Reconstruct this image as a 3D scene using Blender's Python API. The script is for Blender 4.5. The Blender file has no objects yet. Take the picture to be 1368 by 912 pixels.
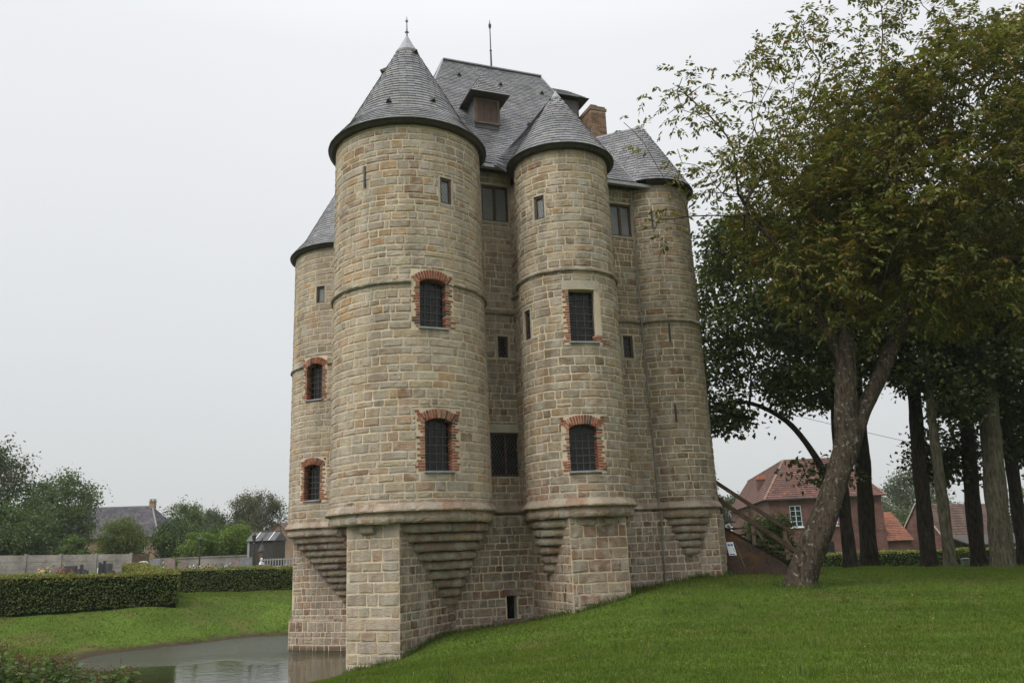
import bpy, math, random
import numpy as np
from mathutils import Vector, Matrix

R_ = math.radians
sc = bpy.context.scene
col = sc.collection

# ------------------------------------------------------------------ camera
EYE = np.array([0.0, 0.0, 1.65])
PITCH, ROLL = R_(14.02), R_(2.37)
cp, sp = math.cos(PITCH), math.sin(PITCH)
_F = Vector((0, cp, sp)); _U0 = Vector((0, -sp, cp)); _R0 = Vector((1, 0, 0))
_R = math.cos(ROLL) * _R0 - math.sin(ROLL) * _U0
_U = math.sin(ROLL) * _R0 + math.cos(ROLL) * _U0
cam_d = bpy.data.cameras.new('camera')
cam = bpy.data.objects.new('camera', cam_d); col.objects.link(cam)
cam_d.sensor_width = 36.0; cam_d.lens = 36.0 * 1111.65 / 1368.0
cam_d.clip_start = 0.1; cam_d.clip_end = 3000
m = Matrix.Identity(4)
for i in range(3):
    m[i][0] = _R[i]; m[i][1] = _U[i]; m[i][2] = -_F[i]; m[i][3] = float(EYE[i])
cam.matrix_world = m
sc.camera = cam

# ------------------------------------------------------------------ world, sun, exposure
SUN_EL, SUN_AZ = R_(52), R_(232)          # azimuth clockwise from +Y: behind the camera, to the left
world = bpy.data.worlds.new('World'); sc.world = world; world.use_nodes = True
wn, wl = world.node_tree.nodes, world.node_tree.links
wn.clear()
w_out = wn.new('ShaderNodeOutputWorld'); w_bg = wn.new('ShaderNodeBackground')
sky = wn.new('ShaderNodeTexSky'); sky.sky_type = 'NISHITA'; sky.sun_disc = False
sky.sun_elevation = SUN_EL; sky.sun_rotation = SUN_AZ; sky.dust_density = 4.0
tc = wn.new('ShaderNodeTexCoord'); sep = wn.new('ShaderNodeSeparateXYZ')
wl.new(tc.outputs['Generated'], sep.inputs[0])
ramp = wn.new('ShaderNodeValToRGB')
e = ramp.color_ramp.elements
e[0].position = 0.0; e[0].color = (0.58, 0.598, 0.60, 1)
e[1].position = 1.0; e[1].color = (1.6, 1.6, 1.6, 1)
x_ = ramp.color_ramp.elements.new(0.22); x_.color = (0.70, 0.715, 0.725, 1)
x_ = ramp.color_ramp.elements.new(0.55); x_.color = (0.825, 0.835, 0.855, 1)
wl.new(sep.outputs['Z'], ramp.inputs['Fac'])
# faint cloud unevenness in the overcast
nz = wn.new('ShaderNodeTexNoise'); nz.inputs['Scale'].default_value = 1.6; nz.inputs['Detail'].default_value = 4
wl.new(tc.outputs['Generated'], nz.inputs['Vector'])
mr = wn.new('ShaderNodeMapRange'); mr.inputs[1].default_value = 0.3; mr.inputs[2].default_value = 0.7
mr.inputs[3].default_value = 5.85; mr.inputs[4].default_value = 6.15
wl.new(nz.outputs['Fac'], mr.inputs[0])
vm = wn.new('ShaderNodeVectorMath'); vm.operation = 'SCALE'
wl.new(ramp.outputs['Color'], vm.inputs[0]); wl.new(mr.outputs[0], vm.inputs['Scale'])
mx = wn.new('ShaderNodeMix'); mx.data_type = 'RGBA'; mx.inputs['Factor'].default_value = 0.94
wl.new(sky.outputs['Color'], mx.inputs['A']); wl.new(vm.outputs[0], mx.inputs['B'])
wl.new(mx.outputs['Result'], w_bg.inputs['Color']); w_bg.inputs['Strength'].default_value = 0.1
wl.new(w_bg.outputs[0], w_out.inputs['Surface'])

sun_d = bpy.data.lights.new('sun', 'SUN'); sun_d.energy = 1.5; sun_d.angle = R_(40); sun_d.color = (1.0, 0.965, 0.925)
sun = bpy.data.objects.new('sun', sun_d); col.objects.link(sun)
_sd = Vector((math.sin(SUN_AZ) * math.cos(SUN_EL), math.cos(SUN_AZ) * math.cos(SUN_EL), math.sin(SUN_EL)))
sun.rotation_euler = _sd.to_track_quat('Z', 'Y').to_euler(); sun.location = (0, 0, 60)

vs = sc.view_settings
vs.view_transform = 'Standard'; vs.look = 'None'; vs.exposure = 0.86; vs.gamma = 1.0; vs.use_curve_mapping = False
sc.cycles.use_denoising = True
sc.cycles.max_bounces = 6; sc.cycles.diffuse_bounces = 3; sc.cycles.glossy_bounces = 3
sc.cycles.transmission_bounces = 4; sc.cycles.transparent_max_bounces = 6; sc.cycles.volume_bounces = 1
sc.cycles.use_adaptive_sampling = False

# ------------------------------------------------------------------ materials
def pm(name, base=(0.5, 0.5, 0.5), attr=False, rough=0.85, spec=0.3, n1=(3.0, 0.25), n2=(40.0, 0.2),
       bump=(60.0, 0.3, 0.01), tint=None, metallic=0.0, stain=None):
    """Principled material: base colour (or the per-piece colour attribute) varied by two scales of noise, with fine relief."""
    mt = bpy.data.materials.new(name); mt.use_nodes = True
    N, L = mt.node_tree.nodes, mt.node_tree.links
    b = N['Principled BSDF']
    b.inputs['Roughness'].default_value = rough
    b.inputs['Specular IOR Level'].default_value = spec
    b.inputs['Metallic'].default_value = metallic
    geo = N.new('ShaderNodeNewGeometry')
    if attr:
        at = N.new('ShaderNodeAttribute'); at.attribute_name = 'col'; cur = at.outputs['Color']
    else:
        rgb = N.new('ShaderNodeRGB'); rgb.outputs[0].default_value = (*base, 1); cur = rgb.outputs[0]
    for sc_, am in (n1, n2):
        if am <= 0: continue
        t = N.new('ShaderNodeTexNoise'); t.inputs['Scale'].default_value = sc_; t.inputs['Detail'].default_value = 5
        L.new(geo.outputs['Position'], t.inputs['Vector'])
        r = N.new('ShaderNodeMapRange'); r.inputs[1].default_value = 0.3; r.inputs[2].default_value = 0.7
        r.inputs[3].default_value = 1 - am; r.inputs[4].default_value = 1 + am
        L.new(t.outputs['Fac'], r.inputs[0])
        mu = N.new('ShaderNodeVectorMath'); mu.operation = 'SCALE'
        L.new(cur, mu.inputs[0]); L.new(r.outputs[0], mu.inputs['Scale']); cur = mu.outputs[0]
    if tint:                                # blotches of a second colour: (colour, scale, low, high)
        t = N.new('ShaderNodeTexNoise'); t.inputs['Scale'].default_value = tint[1]; t.inputs['Detail'].default_value = 6
        L.new(geo.outputs['Position'], t.inputs['Vector'])
        r = N.new('ShaderNodeMapRange'); r.inputs[1].default_value = tint[2]; r.inputs[2].default_value = tint[3]
        L.new(t.outputs['Fac'], r.inputs[0])
        mxx = N.new('ShaderNodeMix'); mxx.data_type = 'RGBA'
        L.new(r.outputs[0], mxx.inputs['Factor']); L.new(cur, mxx.inputs['A']); mxx.inputs['B'].default_value = (*tint[0], 1)
        cur = mxx.outputs['Result']
    L.new(cur, b.inputs['Base Color'])
    if bump:
        t = N.new('ShaderNodeTexNoise'); t.inputs['Scale'].default_value = bump[0]; t.inputs['Detail'].default_value = 6
        L.new(geo.outputs['Position'], t.inputs['Vector'])
        bp = N.new('ShaderNodeBump'); bp.inputs['Strength'].default_value = bump[1]; bp.inputs['Distance'].default_value = bump[2]
        L.new(t.outputs['Fac'], bp.inputs['Height']); L.new(bp.outputs[0], b.inputs['Normal'])
    return mt

def leaf_mat(name, rough=0.55, spec=0.3, trans=0.3):
    mt = bpy.data.materials.new(name); mt.use_nodes = True
    N, L = mt.node_tree.nodes, mt.node_tree.links
    b = N['Principled BSDF']; out = N['Material Output']
    b.inputs['Roughness'].default_value = rough; b.inputs['Specular IOR Level'].default_value = spec
    at = N.new('ShaderNodeAttribute'); at.attribute_name = 'col'
    L.new(at.outputs['Color'], b.inputs['Base Color'])
    tr = N.new('ShaderNodeBsdfTranslucent')
    vm_ = N.new('ShaderNodeVectorMath'); vm_.operation = 'MULTIPLY'; vm_.inputs[1].default_value = (1.5, 1.5, 0.7)
    L.new(at.outputs['Color'], vm_.inputs[0]); L.new(vm_.outputs[0], tr.inputs['Color'])
    ms = N.new('ShaderNodeMixShader'); ms.inputs[0].default_value = trans
    L.new(b.outputs[0], ms.inputs[1]); L.new(tr.outputs[0], ms.inputs[2]); L.new(ms.outputs[0], out.inputs['Surface'])
    return mt

M = {}
def stone_mat(name):
    mt = bpy.data.materials.new(name); mt.use_nodes = True
    N, L = mt.node_tree.nodes, mt.node_tree.links; b = N['Principled BSDF']
    b.inputs['Roughness'].default_value = 0.92; b.inputs['Specular IOR Level'].default_value = 0.15
    geo = N.new('ShaderNodeNewGeometry'); mp = N.new('ShaderNodeMapping'); mp.inputs['Scale'].default_value = (1, 1, 2.4)
    L.new(geo.outputs['Position'], mp.inputs['Vector'])
    at = N.new('ShaderNodeAttribute'); at.attribute_name = 'col'; cur = at.outputs['Color']
    def noise(scale, detail, src, rgh=0.55):
        t = N.new('ShaderNodeTexNoise'); t.inputs['Scale'].default_value = scale; t.inputs['Detail'].default_value = detail; t.inputs['Roughness'].default_value = rgh
        L.new(src, t.inputs['Vector']); return t.outputs['Fac']
    def rng_(v, a, b_, c, d):
        r = N.new('ShaderNodeMapRange'); L.new(v, r.inputs[0])
        for i, q in enumerate((a, b_, c, d)): r.inputs[i + 1].default_value = q
        return r.outputs[0]
    def mix(f, A, B):
        m_ = N.new('ShaderNodeMix'); m_.data_type = 'RGBA'; L.new(f, m_.inputs['Factor']); L.new(A, m_.inputs['A']); m_.inputs['B'].default_value = (*B, 1); return m_.outputs['Result']
    cur = mix(rng_(noise(7.5, 6, mp.outputs[0], .65), .48, .64, 0, .72), cur, (0.42, 0.27, 0.15))       # rusty veins
    cur = mix(rng_(noise(4.3, 6, geo.outputs['Position']), .45, .64, 0, .7), cur, (0.50, 0.455, 0.385))   # pale lichen bloom
    cur = mix(rng_(noise(16.0, 6, mp.outputs[0], .75), .55, .69, 0, .6), cur, (0.15, 0.13, 0.105))   # dark hollows and grime
    mp2 = N.new('ShaderNodeMapping'); mp2.inputs['Scale'].default_value = (1.5, 1.5, .16); L.new(geo.outputs['Position'], mp2.inputs['Vector'])
    mu0 = N.new('ShaderNodeVectorMath'); mu0.operation = 'SCALE'; L.new(cur, mu0.inputs[0]); L.new(rng_(noise(1.3, 5, mp2.outputs[0], .6), .38, .62, .80, 1.10), mu0.inputs['Scale']); cur = mu0.outputs[0]
    f = noise(55.0, 4, geo.outputs['Position'], .7)
    mu = N.new('ShaderNodeVectorMath'); mu.operation = 'SCALE'; L.new(cur, mu.inputs[0]); L.new(rng_(f, .3, .7, .78, 1.22), mu.inputs['Scale'])
    spz = N.new('ShaderNodeSeparateXYZ'); L.new(geo.outputs['Position'], spz.inputs[0])
    nzw = N.new('ShaderNodeMath'); nzw.operation = 'MULTIPLY_ADD'; nzw.inputs[1].default_value = .25; L.new(noise(2.0, 4, geo.outputs['Position']), nzw.inputs[0]); L.new(spz.outputs[2], nzw.inputs[2])
    wet = mix(rng_(nzw.outputs[0], -1.12, -.98, .8, 0), mu.outputs[0], (0.12, 0.082, 0.045))                     # brown tide mark at the waterline
    L.new(wet, b.inputs['Base Color'])
    ad = N.new('ShaderNodeMath'); ad.operation = 'ADD'; L.new(noise(14.0, 6, mp.outputs[0], .65), ad.inputs[0]); L.new(noise(60.0, 3, geo.outputs['Position']), ad.inputs[1])
    bp = N.new('ShaderNodeBump'); bp.inputs['Strength'].default_value = 1.0; bp.inputs['Distance'].default_value = 0.035
    L.new(ad.outputs[0], bp.inputs['Height']); L.new(bp.outputs[0], b.inputs['Normal'])
    return mt
M['stone'] = stone_mat('stone')
M['mortar'] = pm('mortar', (0.53, 0.445, 0.325), rough=0.95, n1=(1.3, 0.2), n2=(30.0, 0.15), bump=(80.0, 0.4, 0.006))
M['brick'] = pm('brick', attr=True, rough=0.9, spec=0.2, n1=(10.0, 0.2), n2=(70.0, 0.25), bump=(90.0, 0.4, 0.006))
M['slate'] = pm('slate', attr=True, rough=0.42, spec=0.45, n1=(1.1, 0.28), n2=(25.0, 0.22), bump=(50.0, 0.25, 0.004),
                tint=((0.17, 0.165, 0.14), 3.2, 0.52, 0.76))
M['underslate'] = pm('underslate', (0.04, 0.042, 0.048), rough=0.8)
M['lead'] = pm('lead', (0.24, 0.25, 0.26), rough=0.5, spec=0.5, n1=(6.0, 0.2))
M['slategrey'] = pm('slategrey', (.095, .095, .10), rough=.75)
M['soffit'] = pm('soffit', (0.045, 0.040, 0.034), rough=0.7, n1=(8.0, 0.3))
M['brownwood'] = pm('brownwood', (0.075, 0.045, 0.034), rough=0.6, n1=(9.0, 0.25))
M['greywood'] = pm('greywood', (0.13, 0.098, 0.070), rough=0.85, n1=(4.0, 0.3), n2=(50.0, 0.25), bump=(30.0, 0.5, 0.01))
M['darkwood'] = pm('darkwood', (0.075, 0.050, 0.034), rough=0.85, n1=(4.0, 0.35), n2=(50.0, 0.25), bump=(30.0, 0.5, 0.01))
M['shutterwood'] = pm('shutterwood', (0.10, 0.062, 0.048), rough=0.7, n1=(9.0, 0.2))
M['iron'] = pm('iron', (0.035, 0.032, 0.03), rough=0.6, spec=0.5)
M['windowiron'] = pm('windowiron', (0.062, 0.058, 0.055), rough=0.6, spec=0.4)
M['leadcame'] = pm('leadcame', (0.085, 0.088, 0.09), rough=0.5, spec=0.5)
M['zinc'] = pm('zinc', (0.30, 0.31, 0.31), rough=0.45, spec=0.5, n1=(8.0, 0.15))
M['pipe'] = pm('pipe', (0.20, 0.19, 0.165), rough=0.6)
M['palestone'] = pm('palestone', (0.38, 0.345, 0.27), rough=0.9, n1=(3.0, 0.15), n2=(30.0, 0.15), bump=(60.0, 0.4, 0.008))
M['dark'] = pm('dark', (0.008, 0.008, 0.008), rough=1.0, spec=0.0, n1=(1, 0), n2=(1, 0), bump=None)
def glass(name, base, rough):
    mt = pm(name, base, rough=rough, spec=0.6, n1=(1.5, 0.2), n2=(1, 0), bump=(3.5, 0.05, 0.02)); return mt
M['glass'] = glass('glass', (0.008, 0.008, 0.009), 0.22)
M['glass'].node_tree.nodes['Principled BSDF'].inputs['Specular IOR Level'].default_value = .3
M['glass_pale'] = glass('glass_pale', (0.22, 0.225, 0.22), 0.25)  # pale base colour stands in for reflection in the upper panes
M['rust'] = pm('rust', (0.040, 0.027, 0.018), rough=0.85, n1=(1.6, 0.4), n2=(20.0, 0.35), bump=(25.0, 0.3, 0.01), tint=((0.10, 0.045, 0.017), 1.9, 0.5, 0.68))
M['white'] = pm('white', (0.72, 0.74, 0.75), rough=0.5, n1=(5, 0.05), n2=(40, 0.05))
M['blueink'] = pm('blueink', (0.06, 0.16, 0.42), rough=0.5)
def bark_mat(name, base, tint=None, lich=(.58, .72)):
    mt = bpy.data.materials.new(name); mt.use_nodes = True
    N, L = mt.node_tree.nodes, mt.node_tree.links; b = N['Principled BSDF']; b.inputs['Roughness'].default_value = .95; b.inputs['Specular IOR Level'].default_value = .1
    geo = N.new('ShaderNodeNewGeometry'); mp = N.new('ShaderNodeMapping'); mp.inputs['Scale'].default_value = (1, 1, .22); mp.inputs['Rotation'].default_value = (0, R_(12), 0)
    L.new(geo.outputs['Position'], mp.inputs['Vector'])
    t1 = N.new('ShaderNodeTexNoise'); t1.inputs['Scale'].default_value = 13; t1.inputs['Detail'].default_value = 6; t1.inputs['Roughness'].default_value = .65; L.new(mp.outputs[0], t1.inputs['Vector'])
    r = N.new('ShaderNodeMapRange'); r.inputs[1].default_value = .32; r.inputs[2].default_value = .68; r.inputs[3].default_value = .28; r.inputs[4].default_value = 1.6; L.new(t1.outputs['Fac'], r.inputs[0])
    rgb = N.new('ShaderNodeRGB'); rgb.outputs[0].default_value = (*base, 1)
    mu = N.new('ShaderNodeVectorMath'); mu.operation = 'SCALE'; L.new(rgb.outputs[0], mu.inputs[0]); L.new(r.outputs[0], mu.inputs['Scale']); cur = mu.outputs[0]
    if tint:
        t2 = N.new('ShaderNodeTexNoise'); t2.inputs['Scale'].default_value = 9; t2.inputs['Detail'].default_value = 7; t2.inputs['Roughness'].default_value = .7; L.new(geo.outputs['Position'], t2.inputs['Vector'])
        r2 = N.new('ShaderNodeMapRange'); r2.inputs[1].default_value = lich[0]; r2.inputs[2].default_value = lich[1]; L.new(t2.outputs['Fac'], r2.inputs[0])
        mx_ = N.new('ShaderNodeMix'); mx_.data_type = 'RGBA'; L.new(r2.outputs[0], mx_.inputs['Factor']); L.new(cur, mx_.inputs['A']); mx_.inputs['B'].default_value = (*tint, 1); cur = mx_.outputs['Result']
    L.new(cur, b.inputs['Base Color'])
    bp = N.new('ShaderNodeBump'); bp.inputs['Strength'].default_value = 1.0; bp.inputs['Distance'].default_value = .09; L.new(t1.outputs['Fac'], bp.inputs['Height']); L.new(bp.outputs[0], b.inputs['Normal'])
    return mt
M['bark'] = bark_mat('bark', (0.066, 0.052, 0.038), (.25, .25, .215), (.57, .66))
M['darkbark'] = bark_mat('darkbark', (0.034, 0.029, 0.022))
M['paletrunk'] = bark_mat('paletrunk', (0.105, 0.095, 0.068), (.07, .085, .035), (.52, .72))
M['leaf'] = leaf_mat('leaf')
M['hedgeleaf'] = leaf_mat('hedgeleaf', trans=0.25)
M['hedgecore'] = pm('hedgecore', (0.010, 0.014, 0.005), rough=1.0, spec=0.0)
M['grassblade'] = leaf_mat('grassblade', rough=0.6, spec=0.25, trans=0.35)
M['concrete'] = pm('concrete', (0.24, 0.22, 0.205), rough=0.95, n1=(0.9, 0.3), n2=(9.0, 0.2), tint=((0.17, 0.145, 0.12), 1.6, 0.52, 0.75))
M['granite_dark'] = pm('granite_dark', (0.045, 0.045, 0.05), rough=0.4, spec=0.4)
M['granite'] = pm('granite', (0.20, 0.20, 0.205), rough=0.5, n2=(60, 0.25))
M['flower'] = pm('flower', attr=True, rough=0.7, n1=(1, 0), n2=(1, 0), bump=None)
M['redtile'] = pm('redtile', attr=True, rough=0.85, n1=(0.7, 0.25), n2=(8.0, 0.25))
M['render'] = pm('render', (0.42, 0.36, 0.28), rough=0.9)

def brickwall(name, c1, c2, mortar, scale=1.0):
    mt = bpy.data.materials.new(name); mt.use_nodes = True
    N, L = mt.node_tree.nodes, mt.node_tree.links
    b = N['Principled BSDF']; b.inputs['Roughness'].default_value = 0.9; b.inputs['Specular IOR Level'].default_value = 0.2
    g = N.new('ShaderNodeTexCoord'); mp = N.new('ShaderNodeMapping'); mp.inputs['Rotation'].default_value = (R_(90), 0, 0)
    s3 = N.new('ShaderNodeSeparateXYZ'); c3 = N.new('ShaderNodeCombineXYZ'); ad = N.new('ShaderNodeMath'); ad.operation = 'ADD'
    L.new(g.outputs['Object'], s3.inputs[0]); L.new(s3.outputs[0], ad.inputs[0]); L.new(s3.outputs[1], ad.inputs[1])
    L.new(ad.outputs[0], c3.inputs[0]); L.new(s3.outputs[2], c3.inputs[1])
    t = N.new('ShaderNodeTexBrick'); t.inputs['Scale'].default_value = scale
    t.inputs['Brick Width'].default_value = 0.23; t.inputs['Row Height'].default_value = 0.075; t.inputs['Mortar Size'].default_value = 0.008
    t.inputs['Color1'].default_value = (*c1, 1); t.inputs['Color2'].default_value = (*c2, 1); t.inputs['Mortar'].default_value = (*mortar, 1)
    L.new(c3.outputs[0], t.inputs['Vector'])
    n = N.new('ShaderNodeTexNoise'); n.inputs['Scale'].default_value = 1.2; n.inputs['Detail'].default_value = 6
    L.new(g.outputs['Object'], n.inputs['Vector'])
    r = N.new('ShaderNodeMapRange'); r.inputs[1].default_value = .3; r.inputs[2].default_value = .7; r.inputs[3].default_value = .75; r.inputs[4].default_value = 1.2
    L.new(n.outputs['Fac'], r.inputs[0])
    mu = N.new('ShaderNodeVectorMath'); mu.operation = 'SCALE'; L.new(t.outputs['Color'], mu.inputs[0]); L.new(r.outputs[0], mu.inputs['Scale'])
    L.new(mu.outputs[0], b.inputs['Base Color'])
    return mt
M['housebrick'] = brickwall('housebrick', (0.10, 0.042, 0.034), (0.145, 0.07, 0.056), (0.14, 0.10, 0.085))
M['chimneybrick'] = brickwall('chimneybrick', (0.22, 0.12, 0.075), (0.29, 0.18, 0.115), (0.32, 0.27, 0.2))
M['farmbrick'] = brickwall('farmbrick', (0.24, 0.15, 0.105), (0.30, 0.20, 0.14), (0.3, 0.26, 0.2))

# ------------------------------------------------------------------ mesh helpers
ORIGIN = {}     # object name -> world origin of its thing
def origin_of(parent):
    return ORIGIN[parent.name]

class MB:
    """Collects faces (world coordinates) and links them as one mesh object."""
    def __init__(s): s.v = []; s.f = []; s.c = []
    def add(s, verts, faces, c=(1, 1, 1)):
        o = len(s.v); s.v.extend([tuple(p) for p in verts]); s.f.extend([tuple(i + o for i in f) for f in faces]); s.c.extend([c] * len(verts))
    def quad(s, a, b, c_, d, c=(1, 1, 1)): s.add([a, b, c_, d], [(0, 1, 2, 3)], c)
    def hexa(s, p, c=(1, 1, 1)):          # 8 points: bottom ring 0-3, top ring 4-7
        s.add(p, [(3, 2, 1, 0), (4, 5, 6, 7), (0, 1, 5, 4), (1, 2, 6, 5), (2, 3, 7, 6), (3, 0, 4, 7)], c)
    def box(s, x0, x1, y0, y1, z0, z1, c=(1, 1, 1)):
        s.hexa([(x0, y0, z0), (x1, y0, z0), (x1, y1, z0), (x0, y1, z0), (x0, y0, z1), (x1, y0, z1), (x1, y1, z1), (x0, y1, z1)], c)
    def bar(s, a, b, w, h, up=(0, 0, 1), c=(1, 1, 1)):
        a, b = Vector(a), Vector(b); d = (b - a).normalized(); up = Vector(up)
        x = d.cross(up)
        if x.length < 1e-4: x = d.cross(Vector((0, 1, 0)))
        x.normalize(); y = x.cross(d)
        x *= w / 2; y *= h / 2
        s.hexa([a - x - y, a + x - y, b + x - y, b - x - y, a - x + y, a + x + y, b + x + y, b - x + y], c)
    def tube(s, pts, rad, n=8, c=(1, 1, 1), cap=True):
        o = len(s.v); k = len(pts); P = [Vector(p) for p in pts]
        for i in range(k):
            d = (P[min(i + 1, k - 1)] - P[max(i - 1, 0)]).normalized()
            x = d.cross(Vector((0, 1, 0.01)));
            if x.length < 1e-3: x = d.cross(Vector((1, 0, 0)))
            x.normalize(); y = d.cross(x)
            for j in range(n):
                a = 2 * math.pi * j / n
                s.v.append(tuple(P[i] + (x * math.cos(a) + y * math.sin(a)) * rad[i])); s.c.append(c)
        for i in range(k - 1):
            for j in range(n):
                s.f.append((o + i * n + j, o + i * n + (j + 1) % n, o + (i + 1) * n + (j + 1) % n, o + (i + 1) * n + j))
        if cap:
            s.f.append(tuple(o + j for j in range(n))[::-1]); s.f.append(tuple(o + (k - 1) * n + j for j in range(n)))
    def lathe(s, cx, cy, prof, n=24, c=(1, 1, 1), a0=0, a1=2 * math.pi):
        o = len(s.v); full = abs(a1 - a0 - 2 * math.pi) < 1e-6; nn = n if full else n + 1
        for r, z in prof:
            for j in range(nn):
                a = a0 + (a1 - a0) * j / n
                s.v.append((cx + r * math.cos(a), cy + r * math.sin(a), z)); s.c.append(c)
        for i in range(len(prof) - 1):
            for j in range(n):
                j2 = (j + 1) % nn
                s.f.append((o + i * nn + j, o + i * nn + j2, o + (i + 1) * nn + j2, o + (i + 1) * nn + j))
    def build(s, name, mat, parent=None, origin=None, smooth=False, kind=None):
        me = bpy.data.meshes.new(name)
        org = np.array(origin_of(parent) if parent is not None else (origin if origin is not None else (0, 0, 0)), float)
        V = np.array(s.v, float) - org
        me.from_pydata(V.tolist(), [], s.f)
        at = me.color_attributes.new('col', 'FLOAT_COLOR', 'POINT')
        C = np.ones((len(s.v), 4), np.float32); C[:, :3] = np.array(s.c, np.float32)
        at.data.foreach_set('color', C.ravel())
        if smooth: me.polygons.foreach_set('use_smooth', np.ones(len(me.polygons), bool))
        return link(name, me, mat, parent, org, kind)

def link(name, me, mat, parent, org, kind=None):
    ob = bpy.data.objects.new(name, me); col.objects.link(ob)
    if mat is not None: me.materials.append(mat)
    if parent is not None: ob.parent = parent
    else: ob.location = tuple(org)
    ORIGIN[ob.name] = tuple(org)
    if kind: ob['kind'] = kind
    return ob

def fast_mesh(name, V, nside, colr, mat, parent=None, origin=(0, 0, 0), kind=None):
    """V: (N*nside,3) separate polygons with nside corners each."""
    org = np.array(origin_of(parent) if parent is not None else origin, float)
    V = (V - org).astype(np.float32); n = len(V); k = n // nside
    me = bpy.data.meshes.new(name)
    me.vertices.add(n); me.vertices.foreach_set('co', V.ravel())
    me.loops.add(n); me.loops.foreach_set('vertex_index', np.arange(n, dtype=np.int32))
    me.polygons.add(k); me.polygons.foreach_set('loop_start', np.arange(0, n, nside, dtype=np.int32))
    at = me.color_attributes.new('col', 'FLOAT_COLOR', 'POINT')
    C = np.ones((n, 4), np.float32); C[:, :3] = np.repeat(colr, nside, axis=0)
    at.data.foreach_set('color', C.ravel())
    me.update(calc_edges=True); me.validate()
    return link(name, me, mat, parent, org, kind)

def thing(name, label, cat, loc=(0, 0, 0), group=None):
    o = bpy.data.objects.new(name, None); col.objects.link(o); o.location = tuple(loc); o.empty_display_size = 0.3
    o['label'] = label; o['category'] = cat
    if group: o['group'] = group
    ORIGIN[o.name] = tuple(loc)
    return o
def tag(o, label, cat, group=None):
    o['label'] = label; o['category'] = cat
    if group: o['group'] = group
    return o
def struct(o): o['kind'] = 'structure'; return o

def jit(rng, c, a=0.12):
    k = 1 + rng.uniform(-a, a)
    return tuple(max(0.003, x * k * (1 + rng.uniform(-a, a) * 0.3)) for x in c)

# ------------------------------------------------------------------ terrain
CP = np.array([
 (0,0,0),(-10,5,-.5),(10,5,.2),(0,-12,0),(25,0,.3),(-30,0,-.6),(0,11,0),(-3,13,-.25),(-4,16.4,-.62),(-6.5,15,-.85),(3,14,.06),(6,15,.18),(10,15,.28),
 (10,22,.36),(15,25,.3),(20,25,.2),(28,28,.1),(-9,13,-.9),(-9.5,17,-1.05),(-15,16,-1.0),(-25,18,-.6),(-5.6,17.7,-1.08),
 (-3.99,19.68,-.86),(-3.35,19.4,-.70),(-2.71,19.12,-.58),(-1.78,20.8,-.24),(0.65,21.5,-.05),(1.17,20.03,.16),(2.57,20.57,.48),(3.47,22.7,.57),(4.72,23.5,.64),(5.76,24,.70),
 (6,25.5,.68),(7.6,25,.66),(7.1,22,.45),(9,31,.5),(14,36,.36),(20,36,.12),(28,38,0),(13,45,.15),(18.6,52,-.4),(25,52,-.55),(35,52,-.6),(22,75,-1),(30,90,-1.1),(42,70,-.9),(12,60,-.3),(5,45,.2),
 (0,17,-.2),(4,18,.25),(-1,15,-.18),
 (-9.38,34.97,-1.3),(-10.98,34.74,-1.3),(-12.23,33.31,-1.3),(-13.58,31.83,-1.3),(-14.44,30.77,-1.3),(-14.7,29.1,-1.3),(-14.2,26.5,-1.3),(-12.9,23.6,-1.3),(-11,21.2,-1.3),(-9,19.6,-1.3),(-6.8,19.1,-1.3),(-5.1,19.9,-1.3),(-4.5,20.8,-1.3),
 (-7,25,-2.2),(-8,28,-2.3),(-10,27,-2.3),(-7,21.8,-2.0),(-11,30,-2.2),(-8,32,-2.2),(-5,24,-2.1),(-6,33,-2.1),(-3,35,-2.0),(-9.5,23.5,-2.1),(-12,27,-2.1),(-6,29,-2.2),
 (-6,36.6,-1.2),(-2,38,-1.0),(3,36,-.4),
 (-15.3,36.5,.05),(-21.5,35.5,-.1),(-30,34.5,-.1),(-17,33.2,-.75),(-20,29,-.85),(-12.9,48,0),(-9,48,.0),(-4,48,.1),(-17,44,.05),(-20,48,.15),(-10,41,-.25),
 (-25,50,.7),(-30,60,1.3),(-20,60,1.05),(-12,60,.9),(-45,60,1.5),(-45,100,2.4),(-20,100,2.0),(-35,128,2.8),(0,100,.6),(-60,40,1.0),
 (50,100,-1),(50,20,.2),(-60,10,-.3),(0,130,1)], float)
def _tps(r2): return np.where(r2 > 1e-12, r2 * np.log(np.maximum(r2, 1e-12)), 0)
_n = len(CP)
_K = _tps(((CP[:, None, :2] - CP[None, :, :2]) ** 2).sum(-1)) + np.eye(_n) * 0.15
_P = np.c_[np.ones(_n), CP[:, :2]]
_Am = np.block([[_K, _P], [_P.T, np.zeros((3, 3))]])
_W = np.linalg.solve(_Am, np.r_[CP[:, 2], 0, 0, 0])
def H(x, y, rough=True):
    x = np.atleast_1d(np.asarray(x, float)); y = np.atleast_1d(np.asarray(y, float))
    sh = x.shape; x = x.ravel(); y = y.ravel()
    xc = np.clip(x, -60, 50); yc = np.clip(y, -12, 128); z = np.empty_like(xc)
    for i in range(0, len(xc), 20000):
        a = xc[i:i + 20000]; b = yc[i:i + 20000]
        d2 = (a[:, None] - CP[None, :, 0]) ** 2 + (b[:, None] - CP[None, :, 1]) ** 2
        z[i:i + 20000] = _tps(d2) @ _W[:_n] + _W[_n] + _W[_n + 1] * a + _W[_n + 2] * b
    if rough:
        z = z + 0.018 * np.sin(1.7 * x + 0.6 * y) * np.sin(1.3 * y - 0.4 * x) + 0.012 * np.sin(3.9 * x - 2.1 * y + 1) + 0.008 * np.sin(5.1 * y + 3.3 * x)
    return z.reshape(sh)
def h1(x, y): return float(H(x, y)[0])

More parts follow.
